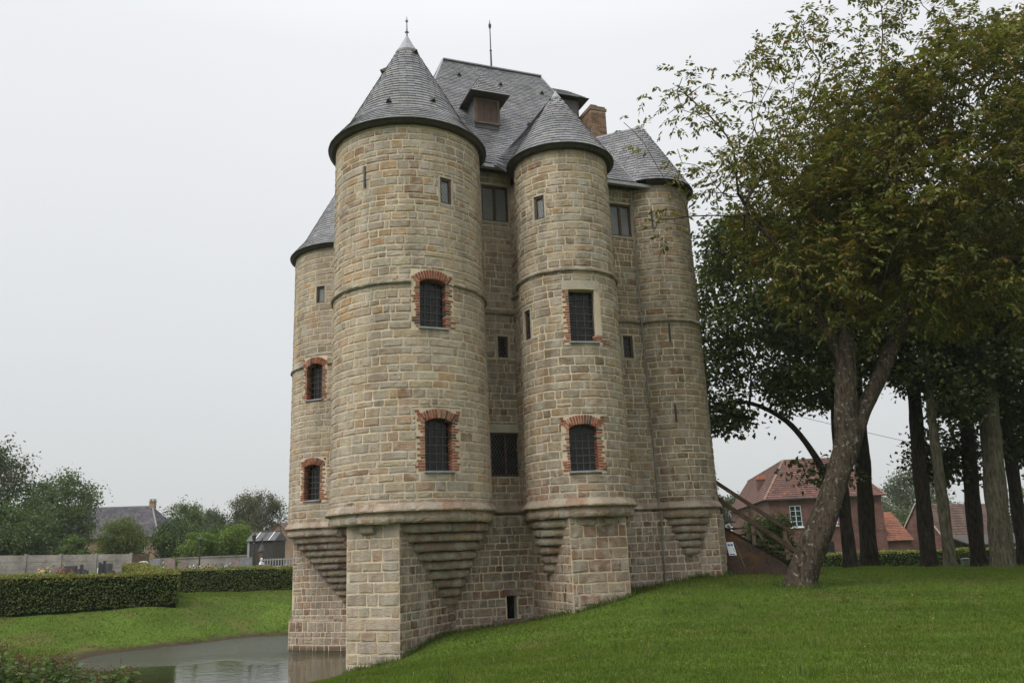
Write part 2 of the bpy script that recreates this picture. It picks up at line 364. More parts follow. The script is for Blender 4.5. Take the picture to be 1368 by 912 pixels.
gx = np.unique(np.r_[np.linspace(-900, -60, 8), np.arange(-60, -22, 2.0), np.arange(-22, 24, 0.4), np.arange(24, 60, 2.0), np.linspace(60, 900, 8)])
gy = np.unique(np.r_[np.linspace(-200, -12, 4), np.arange(-12, 2, 1.0), np.arange(2, 54, 0.4), np.arange(54, 130, 2.5), np.linspace(130, 1800, 10)])
GX, GY = np.meshgrid(gx, gy); GZ = H(GX, GY)
nx_, ny_ = len(gx), len(gy)
gm = bpy.data.meshes.new('ground')
idx = np.arange(nx_ * ny_).reshape(ny_, nx_)
gf = np.stack([idx[:-1, :-1], idx[:-1, 1:], idx[1:, 1:], idx[1:, :-1]], -1).reshape(-1, 4)
gm.from_pydata(np.stack([GX, GY, GZ], -1).reshape(-1, 3).tolist(), [], gf.tolist())
gm.polygons.foreach_set('use_smooth', np.ones(len(gm.polygons), bool))
M['ground'] = pm('grass_ground', (0.072, 0.115, 0.017), rough=0.95, spec=0.1, n1=(0.35, 0.3), n2=(18.0, 0.45), bump=(35.0, 0.9, 0.05), tint=((0.105, 0.098, 0.032), 0.55, 0.50, 0.70))
_N, _L = M['ground'].node_tree.nodes, M['ground'].node_tree.links; _b = _N['Principled BSDF']; _src = _b.inputs['Base Color'].links[0].from_socket
_g = _N.new('ShaderNodeNewGeometry'); _s = _N.new('ShaderNodeSeparateXYZ'); _L.new(_g.outputs['Position'], _s.inputs[0]); _t = _N.new('ShaderNodeTexNoise'); _t.inputs['Scale'].default_value = 2.5; _t.inputs['Detail'].default_value = 5; _L.new(_g.outputs['Position'], _t.inputs['Vector'])
_m = _N.new('ShaderNodeMath'); _m.operation = 'MULTIPLY_ADD'; _m.inputs[1].default_value = .3; _L.new(_t.outputs['Fac'], _m.inputs[0]); _L.new(_s.outputs[2], _m.inputs[2])
_r = _N.new('ShaderNodeMapRange'); _r.inputs[1].default_value = -1.10; _r.inputs[2].default_value = -.96; _r.inputs[3].default_value = 1; _r.inputs[4].default_value = 0; _L.new(_m.outputs[0], _r.inputs[0])
_x = _N.new('ShaderNodeMix'); _x.data_type = 'RGBA'; _L.new(_r.outputs[0], _x.inputs['Factor']); _L.new(_src, _x.inputs['A']); _x.inputs['B'].default_value = (.055, .042, .025, 1); _L.new(_x.outputs['Result'], _b.inputs['Base Color'])
g_ob = struct(link('ground', gm, M['ground'], None, (0, 0, 0)))

# pond
wm = bpy.data.meshes.new('pond_water')
wxs = np.linspace(-18, 2, 2); wys = np.linspace(16, 40, 2)
wm.from_pydata([(-18, 17.5, -1.3), (2, 17.5, -1.3), (2, 39, -1.3), (-18, 39, -1.3)], [], [(0, 1, 2, 3)])
mt = bpy.data.materials.new('pond_water'); mt.use_nodes = True
N, L = mt.node_tree.nodes, mt.node_tree.links; b = N['Principled BSDF']
b.inputs['Base Color'].default_value = (0.030, 0.032, 0.018, 1); b.inputs['Roughness'].default_value = 0.035; b.inputs['IOR'].default_value = 1.33
b.inputs['Specular IOR Level'].default_value = 0.75
gn = N.new('ShaderNodeNewGeometry'); mp = N.new('ShaderNodeMapping'); mp.inputs['Scale'].default_value = (1.0, 2.6, 1)
mp.inputs['Rotation'].default_value = (0, 0, R_(-15)); L.new(gn.outputs['Position'], mp.inputs['Vector'])
t = N.new('ShaderNodeTexNoise'); t.inputs['Scale'].default_value = 2.6; t.inputs['Detail'].default_value = 4; L.new(mp.outputs[0], t.inputs['Vector'])
sp3 = N.new('ShaderNodeSeparateXYZ'); L.new(gn.outputs['Position'], sp3.inputs[0])
tw = N.new('ShaderNodeTexNoise'); tw.inputs['Scale'].default_value = .35; tw.inputs['Detail'].default_value = 3; L.new(gn.outputs['Position'], tw.inputs['Vector'])
ma = N.new('ShaderNodeMath'); ma.operation = 'MULTIPLY_ADD'; ma.inputs[1].default_value = 5.0; L.new(tw.outputs['Fac'], ma.inputs[0]); L.new(sp3.outputs[1], ma.inputs[2])
rw_ = N.new('ShaderNodeMapRange'); rw_.inputs[1].default_value = 28.6; rw_.inputs[2].default_value = 31.0; rw_.inputs[3].default_value = .035; rw_.inputs[4].default_value = 1.0; L.new(ma.outputs[0], rw_.inputs[0])
bp = N.new('ShaderNodeBump'); bp.inputs['Distance'].default_value = 0.22; L.new(rw_.outputs[0], bp.inputs['Strength'])
rr_w = N.new('ShaderNodeMapRange'); rr_w.inputs[1].default_value = 28.2; rr_w.inputs[2].default_value = 31.6; rr_w.inputs[3].default_value = .03; rr_w.inputs[4].default_value = .20; L.new(ma.outputs[0], rr_w.inputs[0]); L.new(rr_w.outputs[0], b.inputs['Roughness'])
L.new(t.outputs['Fac'], bp.inputs['Height']); L.new(bp.outputs[0], b.inputs['Normal'])
struct(link('pond_water', wm, mt, None, (0, 0, 0)))

# ------------------------------------------------------------------ castle frame: u along the long front, v into the building
CA = np.array([-2.65, 21.0]); CU = np.array([0.931, 0.365]); CV = np.array([-0.365, 0.931])
def W(u, v, z): return (CA[0] + u * CU[0] + v * CV[0], CA[1] + u * CU[1] + v * CV[1], z)
Z0, Z1, Z2 = 2.57, 7.95, 12.2
castle = thing('castle_keep', 'tall stone castle keep with round corner towers and grey slate roofs rising from the moat', 'castle', W(4, 4.5, -1.3))

class Seg:
    """A wall face in plan: straight or round, s runs to the right as seen from outside."""
    def __init__(s, kind, a, b, R=None, lo=None, hi=None):
        s.kind = kind
        if kind == 'line':
            s.p = np.array(a, float); q = np.array(b, float); s.len = float(np.linalg.norm(q - s.p)); s.d = (q - s.p) / s.len
        else:
            s.c = np.array(a, float); s.R = R; s.a0 = R_(lo); s.a1 = R_(hi); s.len = R * (s.a1 - s.a0)
    def ev(s, t):
        t = np.asarray(t, float)
        if s.kind == 'line':
            u = s.p[0] + s.d[0] * t; v = s.p[1] + s.d[1] * t
            return u, v, np.full_like(t, s.d[1]), np.full_like(t, -s.d[0])
        a = s.a0 + t / s.R
        return s.c[0] + s.R * np.cos(a), s.c[1] + s.R * np.sin(a), np.cos(a), np.sin(a)
def circ(c, R, lo, hi): return Seg('arc', c, None, R, lo, hi)
def line(a, b): return Seg('line', a, b)
class Path:
    def __init__(s, segs): s.segs = segs; s.len = sum(g.len for g in segs); s.curved = any(g.kind == 'arc' for g in segs)
    def ev(s, t):
        t = np.atleast_1d(np.asarray(t, float)); out = [np.zeros_like(t) for _ in range(4)]; o = 0.0
        for i, g in enumerate(s.segs):
            lo = -1e9 if i == 0 else o; hi = 1e9 if i == len(s.segs) - 1 else o + g.len
            mk = (t >= lo) & (t < hi)
            if mk.any():
                r = g.ev(t[mk] - o)
                for k in range(4): out[k][mk] = r[k]
            o += g.len
        return out
    def at(s, t, z, off, bat=0.005):
        u, v, nu, nv = s.ev(t); z = np.broadcast_to(np.asarray(z, float), u.shape); off = np.asarray(off, float) - bat * np.maximum(z - Z0, 0)
        u = u + nu * off; v = v + nv * off
        return np.stack([CA[0] + u * CU[0] + v * CV[0], CA[1] + u * CU[1] + v * CV[1], z], -1)
    def normal(s, t):
        _, _, nu, nv = s.ev(t); n = nu[0] * CU + nv[0] * CV; return np.array([n[0], n[1], 0.0])
    def s_at(s, ang):        # only for paths whose first (or second) segment is the arc
        o = 0
        for g in s.segs:
            if g.kind == 'arc': return o + g.R * (R_(ang) - g.a0)
            o += g.len

PA = Path([circ((0, 0), 1.99, -262, 8)])
PE = Path([circ((0, 8.97), 1.99, -270, -30)])
PB = Path([line((2.98, .35), (3.06, -.333)), circ((3.99, -1.27), 1.32, -225.2, 45.2), line((4.92, -.333), (5.0, .35))])
PC = Path([circ((8.1, .97), 1.27, -150, 60)])
PAB = Path([line((1.6, .2), (3.1, .2))])
PBC = Path([line((4.8, .2), (7.4, .2))])
PAE = Path([line((.2, 7.6), (.2, 1.4))])
def pier(c, ang, d, w, back):
    a = R_(ang); dg = np.array([math.cos(a), math.sin(a)]); t = np.array([-dg[1], dg[0]]); c = np.array(c)
    FL, FR = c + dg * d - t * w, c + dg * d + t * w
    BL, BR = c - dg * back - t * w, c - dg * back + t * w
    return [Path([line(BL, FL)]), Path([line(FL, FR)]), Path([line(FR, BR)])], dg, t
PIER_A = pier((0, 0), -135, 1.75, .70, 1.0)
PIER_B = pier((3.95, -1.27), -90, 1.03, .75, 1.6)
PIER_C = pier((8.1, .97), -45, 1.30, .52, 0.6)
PIER_E = pier((0, 8.97), 135, 1.75, .70, 1.0)
PLINTH_E = pier((0, 8.97), 135, 1.82, .77, 1.0)
LOW_AB = Path([line((.6, .08), (3.4, .08))])
LOW_BC = Path([line((4.5, .08), (8.4, .08))])
LOW_AE = Path([line((.08, 8.4), (.08, .6))])

# ---- openings (path, centre s, half width, z0, z1, kind)
OPEN = []
def opening(path, s, hw, z0, z1, kind, clear=0.0, lintel=0.0):
    o = dict(path=path, s=s, hw=hw, z0=z0, z1=z1, kind=kind, clear=clear, lintel=lintel); OPEN.append(o); return o
opening(PA, PA.s_at(-75.5), .17, 10.12, 10.82, 'small', .05)
opening(PA, PA.s_at(-87.5), .34, 6.87, 8.09, 'arch', .20)
opening(PA, PA.s_at(-85.2), .345, 3.47, 4.69, 'arch', .20)
opening(PAB, 1.0, .41, 10.72, 11.83, 'casement', .06)
opening(PAB, 1.06, .15, 6.74, 7.34, 'small', .06)
opening(PAB, 1.03, .44, 3.52, 4.68, 'casement', .07, .22)
opening(PB, PB.s_at(-143.5), .155, 9.92, 10.57, 'small', .05)
opening(PB, PB.s_at(-99.5), .345, 6.57, 7.92, 'bricks', .16, .24)
opening(PB, PB.s_at(-171), .15, 6.82, 7.60, 'small', .04)
opening(PB, PB.s_at(-107.5), .345, 3.40, 4.52, 'arch', .18)
opening(PBC, 1.84, .38, 10.68, 11.73, 'casement', .06)
opening(PBC, 1.76, .16, 6.90, 7.57, 'small', .05)
opening(PE, PE.s_at(-130.5), .165, 10.17, 10.78, 'small', .05)
opening(PE, PE.s_at(-136), .33, 6.81, 8.05, 'arch', .16)
opening(PE, PE.s_at(-136.6), .33, 3.48, 4.64, 'arch', .20)
opening(LOW_AB, 1.98, .135, -.04, .52, 'hole', .02, .16)

# ---- masonry
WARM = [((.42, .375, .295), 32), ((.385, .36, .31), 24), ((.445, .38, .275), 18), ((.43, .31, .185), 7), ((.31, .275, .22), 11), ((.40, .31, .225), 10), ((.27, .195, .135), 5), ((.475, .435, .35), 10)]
BROWN = [((.335, .288, .218), 28), ((.305, .28, .232), 26), ((.36, .30, .218), 16), ((.33, .245, .16), 11), ((.225, .19, .145), 10), ((.385, .345, .27), 9), ((.25, .165, .115), 4)]  # browner stone, its tone lowered to carry the shade on the keep's right side
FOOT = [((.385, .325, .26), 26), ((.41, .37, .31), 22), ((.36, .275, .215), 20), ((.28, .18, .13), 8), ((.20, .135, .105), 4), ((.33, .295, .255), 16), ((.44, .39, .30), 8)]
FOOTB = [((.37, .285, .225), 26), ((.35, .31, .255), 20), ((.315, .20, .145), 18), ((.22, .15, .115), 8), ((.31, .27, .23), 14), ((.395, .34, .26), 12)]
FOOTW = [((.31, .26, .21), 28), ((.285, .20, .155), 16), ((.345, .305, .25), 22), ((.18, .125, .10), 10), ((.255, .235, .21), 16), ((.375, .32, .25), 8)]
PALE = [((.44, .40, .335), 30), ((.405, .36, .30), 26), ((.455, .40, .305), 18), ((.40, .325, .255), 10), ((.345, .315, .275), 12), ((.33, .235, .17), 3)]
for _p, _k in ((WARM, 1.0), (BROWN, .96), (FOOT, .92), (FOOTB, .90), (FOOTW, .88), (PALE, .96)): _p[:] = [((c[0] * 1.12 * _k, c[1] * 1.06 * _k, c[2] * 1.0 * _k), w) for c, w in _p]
def pick(rng, pal):
    cs, ws = zip(*pal); return jit(rng, rng.choices(cs, ws)[0], 0.09)

STONES = []     # (path index, verts, faces, colour, score)
def make_stone(path, s0, s1, z0, z1, rng, colr, bat, proud=0.010, wall=None):
    w, h = s1 - s0, z1 - z0
    mgn = min(0.022, w * .25, h * .25)
    nc = 1 + int(w / 0.22)
    ss = np.r_[s0, np.linspace(s0 + mgn, s1 - mgn, nc + 1), s1]; zz = np.array([z0, z0 + mgn, z1 - mgn, z1])
    S, Zm = np.meshgrid(ss, zz); k = len(ss)
    O = np.full(S.shape, 0.003)
    rr = np.array([rng.random() for _ in range(S.size)]).reshape(S.shape); r2 = np.array([rng.random() for _ in range(S.size)]).reshape(S.shape); r3 = np.array([rng.random() for _ in range(S.size)]).reshape(S.shape)
    base = proud + rng.uniform(-.004, .008)
    O[1:3, 1:-1] = base + (rr[1:3, 1:-1] - .4) * 0.014
    S = S + (r2 - .5) * np.minimum(.022, w * .12); Zm = Zm + (r3 - .5) * np.minimum(.022, h * .13)
    for ci, cj, sg, zg in ((0, 0, 1, 1), (0, -1, -1, 1), (3, 0, 1, -1), (3, -1, -1, -1)):      # worn corners
        q_ = rng.uniform(0, .022); S[ci, cj] += sg * min(q_, w * .12); Zm[ci, cj] += zg * min(q_ * .8, h * .12)
    front = path.at(S.ravel(), Zm.ravel(), O.ravel(), bat)
    F = []
    for i in range(3):
        for j in range(k - 1): F.append((i * k + j, i * k + j + 1, (i + 1) * k + j + 1, (i + 1) * k + j))
    ring = [j for j in range(k)] + [k * i + k - 1 for i in (1, 2, 3)] + [3 * k + j for j in range(k - 2, -1, -1)] + [k * i for i in (2, 1)]
    bk = path.at(S.ravel()[ring], Zm.ravel()[ring], np.full(len(ring), -0.03), bat)
    o = len(front); n = len(ring)
    for q in range(n): F.append((ring[(q + 1) % n], ring[q], o + q, o + (q + 1) % n))
    V = np.vstack([front, bk])
    cen = front.mean(0); nn = path.normal([(s0 + s1) / 2]); vd = EYE - cen; d2 = vd @ vd
    score = w * h * max(0.0, float(nn @ vd) / d2 ** .5) / d2
    STONES.append((wall, V, F, colr, score))

def rect_sub(r, c):
    s0, s1, z0, z1 = r; a0, a1, b0, b1 = c
    if a1 <= s0 or a0 >= s1 or b1 <= z0 or b0 >= z1: return [r]
    out = []
    if b0 > z0: out.append((s0, s1, z0, b0))
    if b1 < z1: out.append((s0, s1, b1, z1))
    y0, y1 = max(z0, b0), min(z1, b1)
    if a0 > s0: out.append((s0, a0, y0, y1))
    if a1 < s1: out.append((a1, s1, y0, y1))
    return out

def masonry(path, zb, zt, pal, seed, hcourse=(.145, .24), lw=(.23, .58), bat=0.005, skip=(), core_name='wall', score_ok=True, bands=()):
    rng = random.Random(seed)
    rects = [(o['s'] - o['hw'], o['s'] + o['hw'], o['z0'], o['z1']) for o in OPEN if o['path'] is path]
    clears = []
    for o in OPEN:
        if o['path'] is not path: continue
        c = o['clear']; k = o['kind']
        top = o['z1'] + (0.235 if k == 'arch' else max(o['lintel'], c))
        clears.append((o['s'] - o['hw'] - c - .012, o['s'] + o['hw'] + c + .012, o['z0'] - (.055 if k != 'hole' else 0.02), top + .012))
    clears += list(skip)
    # core (mortar)
    step = 0.13 if path.curved else 0.6
    sl = sorted(set([0, path.len] + list(np.arange(0, path.len, step)) + [q for r in rects for q in r[:2]]))
    zl = sorted(set([zb, zt] + [q for r in rects for q in r[2:]] + list(np.arange(zb, zt, 1.2))))
    sl = [q for i, q in enumerate(sl) if i == 0 or q - sl[i - 1] > 1e-5]; zl = [q for i, q in enumerate(zl) if i == 0 or q - zl[i - 1] > 1e-5]
    mb = MB(); S, Zm = np.meshgrid(sl, zl)
    V = path.at(S.ravel(), Zm.ravel(), np.zeros(S.size), bat); F = []
    k = len(sl)
    for i in range(len(zl) - 1):
        zc = (zl[i] + zl[i + 1]) / 2
        for j in range(k - 1):
            s_ = (sl[j] + sl[j + 1]) / 2
            if any(r[0] < s_ < r[1] and r[2] < zc < r[3] for r in rects): continue
            F.append((i * k + j, i * k + j + 1, (i + 1) * k + j + 1, (i + 1) * k + j))
    mb.add(V, F)
    wall = mb.build(core_name, M['mortar'], castle)
    # courses
    z = zb
    g = 0.0135
    while z < zt - .05:
        hh = rng.uniform(*hcourse)
        if zt - (z + hh) < .12: hh = zt - z
        z1 = z + hh
        s = -rng.uniform(0, .3)
        while s < path.len:
            big = rng.random()
            L_ = rng.uniform(*lw) * (1.45 if big > .9 else (.5 if big < .16 else 1.0))
            a0, a1 = max(s, 0.0), min(s + L_, path.len)
            if path.len - a1 < .1: a1 = path.len
            s = s + L_ if a1 < path.len else path.len + 1
            if a1 - a0 < .07: continue
            pz = pal((z + z1) / 2) if callable(pal) else pal
            parts = [(a0 + g, a1 - g, z + g, z1 - g)]
            if hh > .21 and rng.random() < .05 and L_ < .4:      # two thin stones in place of one
                zm_ = z + hh * rng.uniform(.4, .6); parts = [(a0 + g, a1 - g, z + g, zm_ - g), (a0 + g, a1 - g, zm_ + g, z1 - g)]
            for c in clears:
                parts = [q for p in parts for q in rect_sub(p, c)]
            for p in parts:
                if p[1] - p[0] < .045 or p[3] - p[2] < .035: continue
                make_stone(path, *p, rng, pick(rng, pz), bat, wall=wall if score_ok else None)
        z = z1
    return wall

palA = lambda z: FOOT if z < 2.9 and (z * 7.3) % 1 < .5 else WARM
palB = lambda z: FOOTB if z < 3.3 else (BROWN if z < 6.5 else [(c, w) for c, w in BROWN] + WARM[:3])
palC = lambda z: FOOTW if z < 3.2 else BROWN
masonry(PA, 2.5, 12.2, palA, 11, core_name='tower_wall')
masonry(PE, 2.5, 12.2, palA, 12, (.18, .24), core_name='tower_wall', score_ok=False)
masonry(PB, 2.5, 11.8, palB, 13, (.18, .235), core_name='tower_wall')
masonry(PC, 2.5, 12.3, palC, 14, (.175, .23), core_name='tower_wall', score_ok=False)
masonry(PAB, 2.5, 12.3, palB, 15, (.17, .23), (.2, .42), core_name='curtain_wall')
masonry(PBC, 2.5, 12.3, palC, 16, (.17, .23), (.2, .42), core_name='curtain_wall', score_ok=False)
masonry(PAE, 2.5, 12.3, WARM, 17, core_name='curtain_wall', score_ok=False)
for (P3, dg, t_), pal, zb, zt, sd in ((PIER_A, PALE, -1.4, 2.4, 21), (PIER_B, FOOTB, -.4, 2.4, 22), (PIER_C, FOOT, 0, 2.4, 23), (PIER_E, FOOT, -.42, 2.4, 24), (PLINTH_E, FOOT, -1.9, -.40, 25)):
    for i, p in enumerate(P3):
        pp = pal if i == 1 or sd in (23, 24, 25) else (FOOTB if sd == 22 else FOOTW)
        masonry(p, zb, zt, pp, sd, (.21, .29) if i == 1 else (.17, .24), (.28, .62) if i == 1 else (.18, .34), 0.0, core_name='buttress_wall', score_ok=sd in (21, 22))
masonry(LOW_AB, -.7, 2.5, FOOTW, 31, (.16, .24), (.17, .36), 0.0, core_name='base_wall')
masonry(LOW_BC, 0, 2.5, FOOTW, 32, (.15, .23), (.16, .32), 0.0, core_name='base_wall', score_ok=False)
masonry(LOW_AE, -1.9, 2.5, FOOT, 33, (.2, .26), core_name='base_wall', score_ok=False)

# the 300 stones that show largest are parts of their own, the rest one mass of masonry
order = sorted(range(len(STONES)), key=lambda i: -STONES[i][4] if STONES[i][0] is not None else 0)
single = set(order[:290])
rest = MB(); corg = np.array(origin_of(castle))
for i, (wall, V, F, c, sc_) in enumerate(STONES):
    if i in single:
        q = MB(); q.add(V, F, c); q.build('stone', M['stone'], wall)
    else:
        rest.add(V, F, c)
rest.build('stone_masonry', M['stone'], castle, kind='stuff')

# ------------------------------------------------------------------ string courses and corbels
def sweep_mesh(mb, path, s0, s1, prof, c=(1, 1, 1), bat=0.005, rng=None, rough=0.0):
    n = max(2, int((s1 - s0) / .09) + 1) if path.curved else 2
    ss = np.linspace(s0, s1, n); k = len(prof); V = []
    for s_ in ss:
        for (o_, z_) in prof:
            j1 = rng.uniform(-rough, rough) if rng else 0; j2 = rng.uniform(-rough, rough) if rng else 0
            V.append((s_, z_ + j2, o_ + j1))
    V = np.array(V); P = path.at(V[:, 0], V[:, 1], V[:, 2], bat); F = []
    for i in range(n - 1):
        for j in range(k):
            F.append((i * k + j, (i + 1) * k + j, (i + 1) * k + (j + 1) % k, i * k + (j + 1) % k))
    F.append(tuple(range(k))); F.append(tuple((n - 1) * k + j for j in range(k))[::-1])
    mb.add(P, F, c)
SR = random.Random(5)
bed = MB()
def sweep_stones(path, s0, s1, prof, name, pal, seg=(.4, .6), bat=0.005, rough=0.006, skip=()):
    cz = sum(p[1] for p in prof) / len(prof); co = sum(p[0] for p in prof) / len(prof)
    sweep_mesh(bed, path, s0, s1, [(o_ - .014 if o_ > co else o_, cz + (z_ - cz) * .9) for o_, z_ in prof], (1, 1, 1), bat)
    s = s0
    while s < s1 - .02:
        e1 = min(s + SR.uniform(*seg), s1)
        if s1 - e1 < .15: e1 = s1
        if not any(a < (s + e1) / 2 < b_ for a, b_ in skip):
            q = MB(); sweep_mesh(q, path, s + .006, e1 - .006, prof, pick(SR, pal), bat, SR, rough); q.build(name, M['stone'], castle)
        s = e1
PINK = [((.38, .30, .225), 3), ((.355, .245, .175), 2), ((.40, .335, .255), 3), ((.31, .25, .20), 1)]
GREYM = [((.25, .22, .165), 3), ((.29, .26, .20), 2), ((.21, .195, .14), 2)]
LOWP = [(-.03, Z0), (.085, Z0), (.115, Z0 + .02), (.115, Z0 + .05), (.02, Z0 + .20), (-.03, Z0 + .21)]
UPP = lambda z: [(-.03, z), (.045, z), (.075, z + .03), (.07, z + .065), (.03, z + .12), (-.03, z + .13)]
for p, a, b_ in ((PA, PA.s_at(-240), PA.s_at(0)), (PAB, 0.1, PAB.len), (PB, 0.05, PB.len), (PBC, 0.0, PBC.len), (PC, 0, PC.len), (PE, PE.s_at(-230), PE.s_at(-60)), (PAE, 0, PAE.len)):
    sweep_stones(p, a, b_, LOWP, 'string_course_stone', PINK)
for p, a, b_, z in ((PA, PA.s_at(-240), PA.s_at(-87.5) - .54, Z1), (PA, PA.s_at(-87.5) + .53, PA.s_at(5), Z1), (PAB, 0.1, PAB.len, Z1), (PB, 0.05, PB.len, 8.40), (PBC, 0, PBC.len, Z1), (PC, 0, PC.len, Z1),
                    (PE, PE.s_at(-230), PE.s_at(-136) - .5, Z1), (PE, PE.s_at(-136) + .5, PE.s_at(-60), Z1), (PAE, 0, PAE.len, Z1)):
    sweep_stones(p, a, b_, UPP(z), 'string_course_stone', GREYM, rough=.008)

def rollp(z0, z1, r=0.0):
    h = z1 - z0
    return [(-.22 + r, z0), (-.05 + r, z0), (-.012 + r, z0 + h * .16), (r + .004, z0 + h * .42), (r - .002, z0 + h * .68), (-.03 + r, z1 - h * .08), (-.07 + r, z1), (-.22 + r, z1)]
CORB = FOOTW + [((.38, .32, .235), 30), ((.36, .33, .27), 30), ((.36, .26, .19), 14)]
# first roll follows the whole tower
for p, a, b_, pl in ((PA, PA.s_at(-240), PA.s_at(0), PALE), (PB, 0.05, PB.len, FOOTB), (PC, 0, PC.len, FOOT), (PE, PE.s_at(-230), PE.s_at(-60), PALE)):
    sweep_stones(p, a, b_, rollp(Z0 - .245, Z0 - .015, .035), 'corbel_stone', pl, (.3, .55), rough=.01)
def corbels(c0, K, R, n, hh, mk, r_end=.16, zt=Z0 - .26):
    c0, K = np.array(c0), np.array(K)
    for i in range(1, n):
        t_ = i / n; c = c0 * (1 - t_) + K * t_; r = R * (1 - t_) + r_end * t_
        p = mk(c, r); z1 = zt - (i - 1) * hh; z0 = z1 - hh + .012
        sweep_stones(p, 0, p.len, rollp(z0, z1, 0.0), 'corbel_stone', CORB, (.28, .6), bat=0, rough=.010)
corbels((0, 0), (.86, .0), 1.99, 10, .212, lambda c, r: Path([circ(c, r, -128, 20)]))
corbels((0, 0), (.0, .86), 1.99, 10, .212, lambda c, r: Path([circ(c, r, -290, -142)]))
corbels((3.99, -1.27), (3.24, -1.05), 1.32, 7, .205, lambda c, r: Path([circ(c, r, -250, -92)]))
corbels((3.99, -1.27), (4.66, -1.05), 1.32, 7, .205, lambda c, r: Path([circ(c, r, -88, 70)]))
corbels((8.1, .97), (7.95, .12), 1.27, 6, .20, lambda c, r: Path([circ(c, r, -175, -60)]))
corbels((0, 8.97), (.0, 8.1), 1.99, 11, .212, lambda c, r: Path([circ(c, r, -225, -60)]))
# lone block corbel on the big buttress
q = MB(); sweep_mesh(q, PIER_A[0][1], .42, .78, rollp(2.12, 2.32, .10), (.37, .33, .27), 0, SR, .008); q.build('corbel_stone', M['stone'], castle)
bed.build('mortar_bed', M['mortar'], castle, kind='stuff')
# sloped top of the plinth round the far corner buttress
for p in PLINTH_E[0]:
    sweep_stones(p, -.0, p.len, [(-.12, -.40), (.0, -.40), (.0, -.385), (-.07, -.31), (-.12, -.31)], 'plinth_stone', FOOT, (.4, .8), bat=0)

